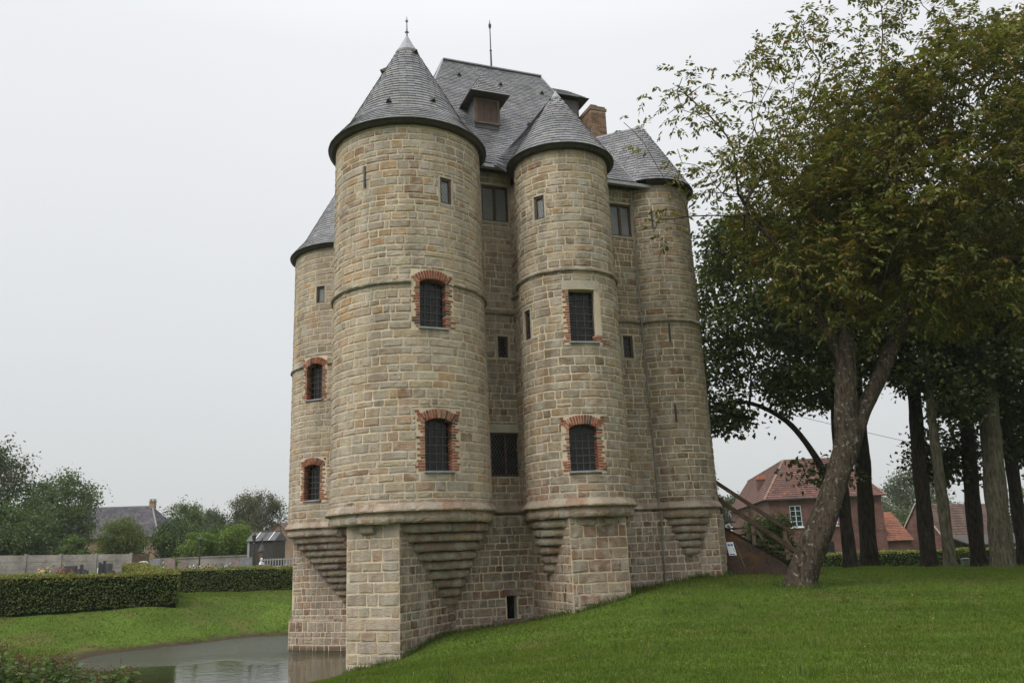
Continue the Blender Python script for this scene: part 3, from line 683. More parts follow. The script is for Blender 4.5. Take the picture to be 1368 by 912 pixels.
# ------------------------------------------------------------------ windows
REDB = [((.25, .082, .048), 10), ((.29, .115, .07), 6), ((.20, .065, .042), 5), ((.085, .06, .05), 4), ((.28, .15, .10), 3), ((.33, .22, .15), 1)]
BR = random.Random(8)
def make_window(o):
    path, s_c, hw, z0, z1, kind = o['path'], o['s'], o['hw'], o['z0'], o['z1'], o['kind']
    P0 = path.at([s_c], 0.0, 0.0)[0]; _, _, nu, nv = path.ev([s_c]); nu, nv = nu[0], nv[0]
    n = np.array([*(nu * CU + nv * CV), 0]); t = np.array([*(-nv * CU + nu * CV), 0])
    zc = (z0 + z1) / 2; P0 = P0 - n * .005 * max(0, zc - Z0)
    loc = lambda x, z, d: tuple(P0 + t * x + n * d + np.array([0, 0, z]))
    Lp = lambda x, z, d: tuple(path.at([s_c + x], z, d)[0])
    def pb(mb, x0, x1, a0, a1, d0, d1, c=(1, 1, 1), f=loc):
        mb.hexa([f(x0, a0, d1), f(x1, a0, d1), f(x1, a0, d0), f(x0, a0, d0), f(x0, a1, d1), f(x1, a1, d1), f(x1, a1, d0), f(x0, a1, d0)], c)
    dep = {'arch': .25, 'bricks': .27, 'casement': .10, 'small': .09, 'hole': .22}[kind]
    fr = MB()
    if kind == 'hole':
        pb(fr, -hw, hw, z0, z1, -dep - .02, -dep)  # black plate, painted darkness for the unlit depth of the hole
        ob = fr.build('drain_opening', M['dark'], castle)
        rv = MB()
        for sx in (-1, 1): pb(rv, min(sx * hw, sx * (hw + .02)), max(sx * hw, sx * (hw + .02)), z0, z1, -dep, -.002)
        pb(rv, -hw, hw, z1, z1 + .02, -dep, -.002); pb(rv, -hw, hw, z0 - .02, z0, -dep, -.002); rv.build('reveal', M['palestone'], ob)
        li = MB(); pb(li, -hw - .09, hw + .16, z1 + .004, z1 + .16, -.1, .035, (.25, .14, .10), Lp); li.build('lintel', M['stone'], ob)
        si = MB(); pb(si, -hw - .4, hw + .5, z0 - .17, z0 - .005, -.1, .10, (.25, .18, .14), Lp); si.build('sill', M['stone'], ob)
        return
    big = kind in ('arch', 'bricks')
    bw = .028 if big else .058
    fm = M['windowiron'] if big else M['brownwood']
    pb(fr, -hw, hw, z0, z1, -dep - .03, -dep - .012)                         # back plate the panes sit on
    pb(fr, -hw, -hw + bw, z0, z1, -dep, -dep + .05); pb(fr, hw - bw, hw, z0, z1, -dep, -dep + .05)
    pb(fr, -hw + bw, hw - bw, z0, z0 + bw, -dep, -dep + .048); pb(fr, -hw + bw, hw - bw, z1 - bw, z1, -dep, -dep + .048)
    if kind == 'casement': pb(fr, -bw * .6, bw * .6, z0 + bw, z1 - bw, -dep, -dep + .055)
    nxp, nzp = {'arch': (4, 6), 'bricks': (3, 7), 'casement': (2, 1), 'small': (1, 1)}[kind]
    ix0, ix1, iz0, iz1 = -hw + bw, hw - bw, z0 + bw, z1 - bw
    if big:
        for i in range(1, nxp):
            x = ix0 + (ix1 - ix0) * i / nxp; pb(fr, x - .009, x + .009, iz0, iz1, -dep, -dep + .022)
        for j in range(1, nzp):
            z = iz0 + (iz1 - iz0) * j / nzp; pb(fr, ix0, ix1, z - .010, z + .010, -dep, -dep + .028)
    win = fr.build('window', fm, castle)
    for i in range(nxp):
        for j in range(nzp):
            a0, a1 = ix0 + (ix1 - ix0) * i / nxp + .006, ix0 + (ix1 - ix0) * (i + 1) / nxp - .006
            b0, b1 = iz0 + (iz1 - iz0) * j / nzp + .006, iz0 + (iz1 - iz0) * (j + 1) / nzp - .006
            if kind == 'casement':
                a0 += .025 if i else 0; a1 -= 0 if i else .025
            pa = MB(); tj = [BR.uniform(-.003, .003) for _ in range(4)]
            pa.quad(loc(a0, b0, -dep + tj[0]), loc(a1, b0, -dep + tj[1]), loc(a1, b1, -dep + tj[2]), loc(a0, b1, -dep + tj[3]))
            pan = pa.build('pane', M['glass'] if big or z1 < 9 else M['glass_pale'], win)
            if not big:                                                      # lead cames in diamonds
                lm = MB(); sp_ = .085; ww, hh = a1 - a0, b1 - b0
                for sg in (1, -1):
                    k = -hh * .6
                    while k < ww + hh * .6:
                        # x = k + sg*0.6*(z)  (diamonds taller than wide)
                        pts = []
                        za, zb_ = 0.0, hh
                        xa, xb = (k, k + .6 * hh) if sg > 0 else (k + .6 * hh, k)
                        if xa < 0: za = -xa / (xb - xa) * hh if xb != xa else 0
                        if xa > ww: za = (xa - ww) / (xa - xb) * hh if xb != xa else 0
                        if xb < 0: zb_ = hh - (-xb) / (xa - xb) * hh if xb != xa else hh
                        if xb > ww: zb_ = hh - (xb - ww) / (xb - xa) * hh if xb != xa else hh
                        if zb_ - za > .02:
                            f_ = lambda z_: xa + (xb - xa) * z_ / hh
                            p0 = (a0 + f_(za), b0 + za); p1 = (a0 + f_(zb_), b0 + zb_)
                            w_ = .0055
                            lm.quad(loc(p0[0] - w_, p0[1], -dep + .006), loc(p0[0] + w_, p0[1], -dep + .006), loc(p1[0] + w_, p1[1], -dep + .006), loc(p1[0] - w_, p1[1], -dep + .006))
                        k += sp_
                if lm.v: lm.build('leading', M['leadcame'], win)
    # reveals
    rv = MB(); e_ = .006 if big else .0
    for sx in (-1, 1):
        x = sx * (hw + e_); rv.quad(Lp(x, z0, 0), Lp(x, z1, 0), loc(x, z1, -dep - .03), loc(x, z0, -dep - .03))
    if kind == 'arch':
        rise = .10; Ra = (hw * hw + rise * rise) / (2 * rise); am = math.asin(hw / Ra); zcen = z1 - Ra
        for k in range(10):
            a0, a1 = -am + 2 * am * k / 10, -am + 2 * am * (k + 1) / 10; Rb = Ra + .006
            q = [(Rb * math.sin(a), zcen + Rb * math.cos(a)) for a in (a0, a1)]
            rv.quad(Lp(*q[0], 0), Lp(*q[1], 0), loc(*q[1], -dep - .03), loc(*q[0], -dep - .03))
    else:
        rv.quad(Lp(-hw, z1, 0), Lp(hw, z1, 0), loc(hw, z1, -dep - .03), loc(-hw, z1, -dep - .03))
    rv.quad(Lp(-hw, z0, 0), Lp(hw, z0, 0), loc(hw, z0, -dep - .03), loc(-hw, z0, -dep - .03))
    rv.build('reveal', M['mortar'], win)
    if big:
        bk = MB()
        zs = z1 - .10 if kind == 'arch' else z1
        z = z0 + .004; i = 0
        while z < zs - .02:
            h_ = .046; za, zb_ = z, min(z + h_, zs)
            for sx in (-1, 1):
                if kind == 'bricks' and (sx > 0 and z > z0 + .2): continue
                w_ = [.105, .19, .15, .2][(i + (sx > 0)) % 4] * BR.uniform(.75, 1.08)
                if BR.random() < .2: w_ *= .5
                rag = .12 * max(0, 1 - (z - z0) / .28) * BR.uniform(.2, 1.0)
                w_ = min(w_ + rag, o['clear'] + .0 + rag)
                cut = w_ * BR.uniform(.4, .6) if w_ > .15 and BR.random() < .5 else None
                spans = [(0, w_)] if not cut else [(0, cut - .006), (cut + .006, w_)]
                for (q0, q1) in spans:
                    x0, x1 = sorted((sx * (hw + q0), sx * (hw + q1)))
                    dp = -.20 if q0 == 0 else -.04
                    pb(bk, x0, x1, za + BR.uniform(0, .006), zb_ - BR.uniform(0, .006), dp, .010 + BR.uniform(0, .008), pick(BR, REDB), Lp)
            z += .0675; i += 1
        if kind == 'arch':
            nb = 15; aa = am * 1.16
            for k in range(nb):
                a0, a1 = -aa + 2 * aa * k / nb, -aa + 2 * aa * (k + 1) / nb; g_ = (a1 - a0) * .16
                Ro = Ra + .225 - BR.uniform(0, .015)
                halves = [(Ra, Ro)] if BR.random() < .55 else [(Ra, Ra + .10), (Ra + .112, Ro)]
                for (ra, rb) in halves:
                    c_ = pick(BR, REDB); P = []
                    for d_ in (.014 + BR.uniform(0, .006), -.20):
                        for (r_, a_) in ((ra, a0 + g_), (ra, a1 - g_), (rb, a1 - g_), (rb, a0 + g_)): P.append(Lp(r_ * math.sin(a_), zcen + r_ * math.cos(a_), d_))
                    # ring order: front face 0-3, back face 4-7
                    bk.add(P, [(0, 1, 2, 3), (7, 6, 5, 4), (0, 4, 5, 1), (1, 5, 6, 2), (2, 6, 7, 3), (3, 7, 4, 0)], c_)
            z = zs + .03                                                      # ragged bricks beside the arch
            while z < z1 + .17:
                for sx in (-1, 1):
                    if BR.random() < .7:
                        q0 = hw * 1.14 + (z - zs) * .33; q1 = min(q0 + BR.uniform(.07, .14), hw + o['clear'] + .03)
                        if q1 - q0 < .04: continue
                        x0, x1 = sorted((sx * q0, sx * q1)); pb(bk, x0, x1, z, z + .05, -.03, .014, pick(BR, REDB), Lp)
                z += .068
        bk.build('brick_surround', M['brick'], win, kind='stuff')
        sl = MB(); pb(sl, -hw - .03, hw + .05, z0 - .045, z0 - .004, -dep, .055); sl.build('sill', M['lead'], win)
    else:
        su = MB(); w_ = o['clear']
        for sx in (-1, 1):
            x0, x1 = sorted((sx * (hw + .001), sx * (hw + w_))); pb(su, x0, x1, z0 - .04, z1 + w_, -.03, .012, (1, 1, 1), Lp)
        pb(su, -hw, hw, z0 - .05, z0 - .002, -.03, .016, (1, 1, 1), Lp)
        if not o['lintel']: pb(su, -hw, hw, z1 + .002, z1 + w_, -.03, .011, (1, 1, 1), Lp)
        su.build('stone_surround', M['palestone'], win)
    if o['lintel'] and kind != 'hole':
        li = MB()
        x0, x1 = (-hw - .16, hw + .12) if kind == 'bricks' else (-hw - .07, hw + .07)
        nseg = 6
        for k in range(nseg):
            pb(li, x0 + (x1 - x0) * k / nseg, x0 + (x1 - x0) * (k + 1) / nseg, z1 + .003, z1 + o['lintel'], -dep, .016, (1, 1, 1), Lp)
        li.build('lintel', M['palestone'], win)
for o in OPEN: make_window(o)

# iron wall anchors, pipes
def anchor(path, ang, z0, z1):
    q = MB(); s_ = path.s_at(ang); a = path.at([s_], z0, .03)[0]; b_ = path.at([s_], z1, .03)[0]
    q.bar(a, b_, .045, .035, tuple(path.normal([s_]))); q.build('wall_anchor', M['iron'], castle)
anchor(PA, -137.7, 10.58, 11.15); anchor(PC, -107.9, 7.34, 7.91); anchor(PC, -109.3, 4.99, 5.49); anchor(PC, -118, 10.9, 11.5)
q = MB(); q.tube([W(7.00, .14, 12.2), W(7.00, .14, 8.0)], [.022, .022], 8); q.tube([W(7.02, .14, 8.0), W(7.04, .02, 2.7)], [.022, .022], 8); q.tube([W(7.04, -.04, 2.55), W(7.05, .03, .5)], [.022, .022], 8); q.build('downpipe', M['pipe'], castle)
q = MB(); q.tube([W(3.27, .0, .28), W(3.29, -.10, .1), W(3.30, -.12, -.2)], [.022, .022, .022], 8); q.build('drain_pipe', M['zinc'], castle)

# ------------------------------------------------------------------ roofs
SLR = random.Random(3)
SLC = [((.150, .152, .165), 10), ((.125, .128, .14), 8), ((.185, .185, .192), 6), ((.165, .158, .152), 3), ((.10, .102, .115), 4)]
def slate(mb, a, b_, c_, d_, n, lift=.02, pal=SLC):        # a,b lower edge; c,d upper edge (numpy)
    n = np.array(n); l = n * (lift + SLR.uniform(-.003, .004)); lo = n * .001
    mb.add([a + l, b_ + l, c_ + lo, d_ + lo, a, b_], [(0, 1, 2, 3), (4, 5, 1, 0)], pick(SLR, pal))
def plane_slates(mb, A0, B0, A1, B1, exp=.128, wid=.215, pal=SLC, lift=.02):
    """rows between lower edge A0-B0 and upper edge A1-B1 (world points, left to right)."""
    A0, B0, A1, B1 = (np.array(q, float) for q in (A0, B0, A1, B1))
    nrm = np.cross(B0 - A0, ((A1 + B1) - (A0 + B0)) / 2); nrm /= np.linalg.norm(nrm)
    L_ = np.linalg.norm(((A1 + B1) - (A0 + B0)) / 2); rows = int(L_ / exp); 
    for k in range(rows):
        t0, t1 = k / rows, min((k + 1.25) / rows, 1)
        l0, r0, l1, r1 = A0 + (A1 - A0) * t0, B0 + (B1 - B0) * t0, A0 + (A1 - A0) * t1, B0 + (B1 - B0) * t1
        wl_ = np.linalg.norm(r0 - l0)
        if wl_ < .05: continue
        # slates along the row, columns kept parallel
        dirn = (r0 - l0) / wl_; x = -(k % 2) * wid / 2 - SLR.uniform(0, .02)
        s1 = (l1 - l0) @ dirn; e1 = (r1 - l0) @ dirn; up = (l1 - l0) - dirn * s1
        while x < wl_:
            x0, x1 = max(x, 0), min(x + wid * SLR.uniform(.93, 1.05), wl_); x = x + wid
            if x1 - x0 < .02: continue
            y0, y1 = min(max(x0, s1), e1), min(max(x1, s1), e1)
            slate(mb, l0 + dirn * (x0 + .002), l0 + dirn * (x1 - .002), l0 + dirn * (y1 - .002) + up, l0 + dirn * (y0 + .002) + up, nrm, lift, pal)
def cone_slates(mb, c, prof, a0, a1, exp=.122, wid=.20):
    """prof: list of (r, z) from eave up; c in u,v."""
    seg = [math.hypot(prof[i + 1][0] - prof[i][0], prof[i + 1][1] - prof[i][1]) for i in range(len(prof) - 1)]
    tot = sum(seg); rows = int(tot / exp)
    def at(d):
        for i, sl in enumerate(seg):
            if d <= sl or i == len(seg) - 1:
                f = d / sl; return prof[i][0] + (prof[i + 1][0] - prof[i][0]) * f, prof[i][1] + (prof[i + 1][1] - prof[i][1]) * f
            d -= sl
    for k in range(rows):
        r0, z0 = at(tot * k / rows); r1, z1 = at(min(tot * (k + 1.25) / rows, tot))
        n = max(6, int(r0 * (a1 - a0) / wid)); ph = (k % 2) * .5
        for j in range(-1, n + 1):
            b0, b1 = a0 + (a1 - a0) * (j + ph) / n, a0 + (a1 - a0) * (j + 1 + ph) / n
            if a1 - a0 < 6.28: b0, b1 = max(b0, a0), min(b1, a1)
            elif j < 0 or j >= n: continue
            if b1 - b0 < .002: continue
            g_ = .002 / max(r0, .1)
            f = lambda r, a, z: np.array(W(c[0] + r * math.cos(a), c[1] + r * math.sin(a), z))
            am = (b0 + b1) / 2; dz, dr = z1 - z0, r0 - r1; nn = np.array([*(CU * math.cos(am) + CV * math.sin(am)) * dz, dr]); nn /= np.linalg.norm(nn)
            slate(mb, f(r0, b0 + g_, z0), f(r0, b1 - g_, z0), f(r1, b1 - g_, z1), f(r1, b0 + g_, z1), nn)
def uvlathe(mb, c, prof, n=40, a0=0, a1=2 * math.pi, cc=(1, 1, 1)):
    P = W(c[0], c[1], 0); rot = math.atan2(CU[1], CU[0]); mb.lathe(P[0], P[1], prof, n, cc, a0 + rot, a1 + rot)

def cone_roof(c, R, ze, za, capz, a0=0, a1=2 * math.pi, back=None, finial=None, quads=(), ea=None):
    """Conical slate roof; with back=(du,dv,len) a ridge runs from the apex into the main roof."""
    rb = R + .20; k = (za - ze) / R * .93
    prof = [(rb, ze), (R * .86, ze + (za - ze) * .155), (R * .86 * (za - capz) / (za - ze) / .845 + 0.0, capz)]
    if back is not None: prof = [(rb, ze), (rb * (za - capz) / (za - ze), capz)]
    un = MB(); uvlathe(un, c, [(rb - .02, ze - .005)] + [(max(r - .015, .01), z - .01) for r, z in prof[1:]], 40, a0, a1)
    for qd in quads:
        A0, B0, A1, B1 = (np.array(p) - np.array([0, 0, .03]) for p in qd)
        for k_ in range(12):
            t0, t1 = k_ / 12, (k_ + 1) / 12; un.quad(A0 + (A1 - A0) * t0, B0 + (B1 - B0) * t0, B0 + (B1 - B0) * t1, A0 + (A1 - A0) * t1)
    roof = un.build('cone_roof', M['underslate'], castle)
    sm = MB(); cone_slates(sm, c, prof, a0, a1)
    for (A0, B0, A1, B1) in quads: plane_slates(sm, A0, B0, A1, B1)
    sm.build('slate_courses', M['slate'], roof, kind='stuff')
    cap = MB(); rc = prof[-1][0]
    if finial:
        uvlathe(cap, c, [(rc + .03, capz - .05), (rc + .035, capz), (rc * .55, capz + (za - capz) * .5), (.03, za), (.025, za + .1)], 20); cap.build('lead_cap', M['lead'], roof)
        fi = MB(); z = za + .08
        uvlathe(fi, c, [(.02, z), (.028, z + .02), (.06, z + .05), (.03, z + .08), (.022, z + .2), (.016, z + .36), (.045, z + .42), (.02, z + .47), (.004, z + .58)], 12); fi.build('finial', M['lead'], roof)
    else:
        uvlathe(cap, c, [(rc + .02, capz - .02), (rc * .5, (capz + za) / 2 + .02), (.005, za + .03)], 16); cap.build('lead_cap', M['lead'], roof)
    ev = MB()
    def ring(prof_): uvlathe(ev, c, prof_, 48, *(ea or (a0, a1)))
    ring([(R - .04, ze - .10), (R + .12, ze - .10), (R + .17, ze - .04), (rb + .01, ze - .012), (rb - .05, ze - .008)])
    ev.build('eaves', M['soffit'], roof)
    return roof
roofA = cone_roof((0, 0), 1.94, 12.27, 16.02, 15.45, finial=True)
roofE = cone_roof((0, 8.97), 1.94, 12.27, 16.02, 15.45, finial=True)
rBk = W(3.99, 1.40, 14.22); apB = W(3.99, -1.27, 14.22)
roofB = cone_roof((3.99, -1.27), 1.28, 11.88, 14.22, 14.0, R_(-232), R_(52), back=True, ea=(R_(-222), R_(42)),
                  quads=[(W(2.42, -.12, 12.33), W(2.78, -.46, 11.93), rBk, apB), (W(5.20, -.46, 11.93), W(5.56, -.12, 12.33), apB, rBk)])
d_ = 2 ** -.5
apC = W(8.1, .97, 14.96); rCk = W(8.1 - d_ * 3.4, .97 + d_ * 3.4, 14.96)
roofC = cone_roof((8.1, .97), 1.23, 12.42, 14.96, 14.78, R_(-135), R_(70), back=True, ea=(R_(-122), R_(70)),
                  quads=[(W(7.09 - d_ * 3.4, -.04 + d_ * 3.4, 12.42), W(7.09, -.04, 12.42), rCk, apC), (W(9.1, 1.98, 12.42), W(8.0, 4.6, 12.42), apC, rCk)])
roofD = cone_roof((8.1, 8.1), 1.23, 12.42, 14.96, 14.78, 0, 2 * math.pi)
dt = MB(); uvlathe(dt, (8.1, 8.1), [(1.3, -.5), (1.25, 12.4)], 32); dt.build('tower_wall', M['palestone'], castle)
# rear and side walls that close the block
rw = MB()
rw.quad(W(8.5, .3, -1), W(8.5, 8.9, -1), W(8.5, 8.9, 12.4), W(8.5, .3, 12.4)); rw.quad(W(8.5, 8.9, -1), W(.2, 8.9, -1), W(.2, 8.9, 12.4), W(8.5, 8.9, 12.4))
rw.build('curtain_wall', M['palestone'], castle)

# main hipped roof
EV = dict(u0=-.12, u1=7.05, v0=-.12, v1=9.1, z=12.34); RG = dict(u0=2.42, u1=6.18, v=4.5, z=18.5)
e00, e10, e11, e01 = W(EV['u0'], EV['v0'], EV['z']), W(EV['u1'], EV['v0'], EV['z']), W(EV['u1'], EV['v1'], EV['z']), W(EV['u0'], EV['v1'], EV['z'])
rA, rB = W(RG['u0'], RG['v'], RG['z']), W(RG['u1'], RG['v'], RG['z'])
low = lambda p: (p[0], p[1], p[2] - .015)
un = MB(); un.add([low(e00), low(e10), low(e11), low(e01), low(rA), low(rB)], [(0, 1, 5, 4), (1, 2, 5), (2, 3, 4, 5), (3, 0, 4)])
mroof = un.build('main_roof', M['underslate'], castle)
sm = MB(); plane_slates(sm, e00, e10, rA, rB); plane_slates(sm, e10, e11, rB, rB); plane_slates(sm, e11, e01, rB, rA, .2, .3); plane_slates(sm, e01, e00, rA, rA)
sm.build('slate_courses', M['slate'], mroof, kind='stuff')
q = MB()
for a, b_ in ((rA, rB),): q.bar((a[0], a[1], a[2] + .01), (b_[0], b_[1], b_[2] + .01), .17, .05)
for a, b_ in ((rA, e00), (rB, e10), (rB, e11), (rA, e01)): q.bar(a, b_, .07, .022)
q.build('ridge_flashing', M['lead'], mroof)
q = MB()
q.bar(W(-.1, -.08, 12.25), W(8.7, -.08, 12.25), .15, .10); q.bar(W(8.62, 2.2, 12.35), W(8.62, 7, 12.35), .15, .10); q.bar(W(-.1, -.1, 12.25), W(-.1, 9, 12.25), .15, .10)
q.build('gutter', M['zinc'], mroof)
q = MB(); q.bar(W(0, .09, 12.28), W(8.6, .09, 12.28), .22, .16); q.bar(W(8.55, .1, 12.28), W(8.55, 9, 12.28), .22, .16); q.build('eaves', M['soffit'], mroof)
q = MB(); P = W(4.25, 4.5, 0); q.lathe(P[0], P[1], [(.035, 18.5), (.03, 19.2), (.05, 19.22), (.022, 19.26), (.018, 20.1), (.05, 20.2), (.055, 20.28), (.02, 20.36), (.004, 20.5)], 8); q.build('lightning_rod', M['iron'], mroof)
slope = (RG['z'] - EV['z']) / (RG['v'] - EV['v0'])
zr = lambda v: EV['z'] + (v - EV['v0']) * slope
q = MB(); uvbox0 = [W(6.6, .1, 12.38), W(8.6, .1, 12.38), W(8.6, 9.0, 12.38), W(6.6, 9.0, 12.38)]; q.hexa([(p[0], p[1], 12.2) for p in uvbox0] + uvbox0); q.build('flat_roof', M['lead'], castle)
# front dormer: face at v=1.2
def dormer(face, right, bw, z0, z1, deep, name, rise=1.1, kd=.42):
    """face: (u,v) of the face centre; right: unit (u,v) to the right seen from outside; back = into the roof."""
    f = np.array(face); r = np.array(right); bk = np.array([-r[1], r[0]])
    P = lambda x, d, z: W(*(f + r * x + bk * d), z)
    m1 = MB(); hw = bw / 2
    m1.hexa([P(-hw, .03, z0 - .25), P(hw, .03, z0 - .25), P(hw, deep, z0 - .25), P(-hw, deep, z0 - .25), P(-hw, .03, z1), P(hw, .03, z1), P(hw, deep, z1), P(-hw, deep, z1)])
    dm = m1.build(name, M['slategrey'], castle)
    m2 = MB()
    for x0, x1, a0, a1 in ((-hw - .01, -hw + .08, z0 - .05, z1), (hw - .08, hw + .01, z0 - .05, z1), (-hw + .08, hw - .08, z1 - .08, z1), (-hw - .04, hw + .04, z0 - .11, z0 - .05)):
        m2.hexa([P(x0, -.02, a0), P(x1, -.02, a0), P(x1, .025, a0), P(x0, .025, a0), P(x0, -.02, a1), P(x1, -.02, a1), P(x1, .025, a1), P(x0, .025, a1)])
    m2.build('frame', M['greywood'], dm)
    m3 = MB()
    for k in range(3):
        x0, x1 = -hw + .08 + (bw - .16) * k / 3 + .003, -hw + .08 + (bw - .16) * (k + 1) / 3 - .003
        m3.hexa([P(x0, .0, z0 - .05), P(x1, .0, z0 - .05), P(x1, .028, z0 - .05), P(x0, .028, z0 - .05), P(x0, .0, z1 - .08), P(x1, .0, z1 - .08), P(x1, .028, z1 - .08), P(x0, .028, z1 - .08)])
    m3.build('shutter', M['shutterwood'], dm)
    ow, of = hw + .23, .36; zt = z1 + rise
    c0, c1, c2, c3 = P(-ow, -of, z1 + .02), P(ow, -of, z1 + .02), P(ow, deep, z1 + .02), P(-ow, deep, z1 + .02); k0, k1 = P(0, kd, zt), P(0, deep, zt)
    m4 = MB(); m4.add([c0, c1, c2, c3, k0, k1], [(0, 1, 4), (1, 2, 5, 4), (3, 0, 4, 5), (0, 3, 2, 1)]); rf = m4.build('dormer_roof', M['soffit'], dm)
    m5 = MB(); plane_slates(m5, c0, c1, k0, k0); plane_slates(m5, c1, c2, k0, k1); plane_slates(m5, c3, c0, k1, k0); m5.build('slate_courses', M['slate'], dm, kind='stuff')
    return dm
dormer((2.80, 1.18), (1, 0), .80, 14.42, 15.16, 2.6, 'dormer')
dormer((7.43, 4.5), (0, 1), .80, 16.75, 17.5, 2.2, 'dormer', .62, .28)
# chimney on the side wall
q = MB()
def uvbox(mb, u0, u1, v0, v1, z0, z1, c=(1, 1, 1)): mb.hexa([W(u0, v0, z0), W(u1, v0, z0), W(u1, v1, z0), W(u0, v1, z0), W(u0, v0, z1), W(u1, v0, z1), W(u1, v1, z1), W(u0, v1, z1)], c)
CH = random.Random(4)
uvbox(q, 7.57, 8.17, 3.43, 4.37, 12, 16.82); ch = q.build('chimney', M['mortar'], castle)
bk = MB(); z = 13.2; i = 0
CHB = [((.24, .15, .095), 5), ((.20, .115, .07), 4), ((.28, .19, .125), 3), ((.13, .09, .065), 2)]
while z < 16.74:
    for (p0, p1, nrm) in (((7.57, 3.43), (8.17, 3.43), (0, -1)), ((8.17, 3.43), (8.17, 4.37), (1, 0)), ((7.57, 4.37), (7.57, 3.43), (-1, 0))):
        L_ = math.hypot(p1[0] - p0[0], p1[1] - p0[1]); x = -.11 * (i % 2)
        dx, dy = (p1[0] - p0[0]) / L_, (p1[1] - p0[1]) / L_
        while x < L_ - .02:
            a, b_ = max(x, 0) + .005, min(x + .21, L_) - .0; x += .22
            if b_ - a < .03: continue
            A_ = (p0[0] + dx * a, p0[1] + dy * a); B_ = (p0[0] + dx * b_, p0[1] + dy * b_); n_ = (nrm[0] * .012, nrm[1] * .012)
            bk.hexa([W(A_[0] + n_[0], A_[1] + n_[1], z), W(B_[0] + n_[0], B_[1] + n_[1], z), W(B_[0] - n_[0], B_[1] - n_[1], z), W(A_[0] - n_[0], A_[1] - n_[1], z),
                     W(A_[0] + n_[0], A_[1] + n_[1], z + .058), W(B_[0] + n_[0], B_[1] + n_[1], z + .058), W(B_[0] - n_[0], B_[1] - n_[1], z + .058), W(A_[0] - n_[0], A_[1] - n_[1], z + .058)], pick(CH, CHB))
    z += .07; i += 1
bk.build('brickwork', M['brick'], ch, kind='stuff')
q = MB(); uvbox(q, 7.53, 8.21, 3.39, 4.41, 16.82, 16.92, (.22, .15, .10)); uvbox(q, 7.57, 8.17, 3.43, 4.37, 16.92, 17.0, (.16, .12, .09)); uvbox(q, 7.69, 7.94, 3.6, 3.85, 17.0, 17.14, (.14, .07, .05)); q.build('chimney_cap', M['brick'], ch)
# little roof vents
def vent(P, nrm, roof):
    P = np.array(P); nrm = np.array(nrm); up = np.array([0, 0, 1.0]) - nrm * nrm[2]; up /= np.linalg.norm(up); sd = np.cross(up, nrm)
    q = MB(); w_ = .085
    q.add([P - sd * w_ + nrm * .01, P + sd * w_ + nrm * .01, P + nrm * .13, P + up * .24 + nrm * .015, P - sd * w_ * .7 - nrm * .02, P + sd * w_ * .7 - nrm * .02], [(0, 1, 2), (0, 2, 3), (1, 3, 2), (0, 4, 5, 1)]); q.build('roof_vent', M['soffit'], roof)
nf = np.array([*(-CV * slope), 1.0]); nf /= np.linalg.norm(nf)
for u_, v_ in ((2.75, 3.7), (4.2, 3.55), (5.7, 3.45), (4.4, 1.7), (5.6, 1.2)): vent(W(u_, v_, zr(v_)), nf, mroof)
for ang, f_, c, R, ze, za, rf in ((-70, .80, (0, 0), 1.94, 12.27, 16.02, roofA), (-78, .24, (0, 0), 1.94, 12.27, 16.02, roofA), (-122, .2, (0, 0), 1.94, 12.27, 16.02, roofA), (-165, .62, (0, 0), 1.94, 12.27, 16.02, roofA),
                                  (-88, .12, (3.99, -1.27), 1.28, 11.88, 14.22, roofB), (-160, .15, (3.99, -1.27), 1.28, 11.88, 14.22, roofB), (-80, .2, (8.1, .97), 1.23, 12.42, 14.96, roofC)):
    a = R_(ang); r_ = R * 1.02 * (1 - f_); d3 = CU * math.cos(a) + CV * math.sin(a); n3 = np.array([*(d3 * (za - ze)), R]); n3 /= np.linalg.norm(n3)
    vent(W(c[0] + r_ * math.cos(a), c[1] + r_ * math.sin(a), ze + (za - ze) * f_), n3, rf)

# ------------------------------------------------------------------ wooden stairs beside the keep
st = thing('wooden_staircase', 'weathered wooden outdoor staircase with plank handrails climbing beside the keep', 'staircase', (6.9, 25.5, .6))
SX0, SZ0, SX1, SZ1 = 6.02, 2.20, 8.42, .72
for k in range(9):
    x = SX0 + (SX1 - SX0) * k / 8; z = SZ0 + (SZ1 - SZ0) * k / 8
    q = MB(); q.box(x - .03, x + .29, 24.93, 26.02, z - .045, z); q.build('tread', M['darkwood'], st)
q = MB(); q.box(4.9, 6.02, 24.98, 26.4, 2.16, 2.21); q.build('landing', M['darkwood'], st)
for y in (25.0, 26.06):
    if y > 25.5:
        q = MB(); q.bar((5.9, y, 2.10), (8.5, y, .50), .05, .14); q.build('stringer', M['darkwood'], st); continue
    q = MB(); q.bar((5.9, y + .3, 2.08), (8.5, y + .3, .48), .05, .12); q.build('stringer', M['darkwood'], st)
    for (x, zt, zb) in ((6.80, 2.47, 1.50), (7.72, 1.93, 1.05), (5.98, 2.9, 2.1)):
        q = MB(); q.box(x - .05, x + .05, y - .055, y + .055, zb, zt); q.build('post', M['greywood'], st)
        if x > 6.5:
            q = MB(); q.bar((x + .06, y, zb + .5), (x + .32, y, zb + .05), .05, .07); q.build('brace', M['greywood'], st)
    q = MB(); q.bar((5.82, y - .06, 3.36), (7.98, y - .06, 1.76), .045, .11); q.build('handrail', M['darkwood'], st)
    q = MB(); q.bar((5.82, y - .06, 2.86), (7.98, y - .06, 1.28), .045, .13); q.build('rail', M['darkwood'], st)
def sheet(mb, pts, th=.03, nrm=(0, -1, .3)):
    n = Vector(nrm).normalized() * th; k = len(pts); P = [Vector(p) for p in pts]
    mb.add([p for p in P] + [p - n for p in P], [tuple(range(k)), tuple(range(2 * k - 1, k - 1, -1))] + [(i, k + i, k + (i + 1) % k, (i + 1) % k) for i in range(k)])
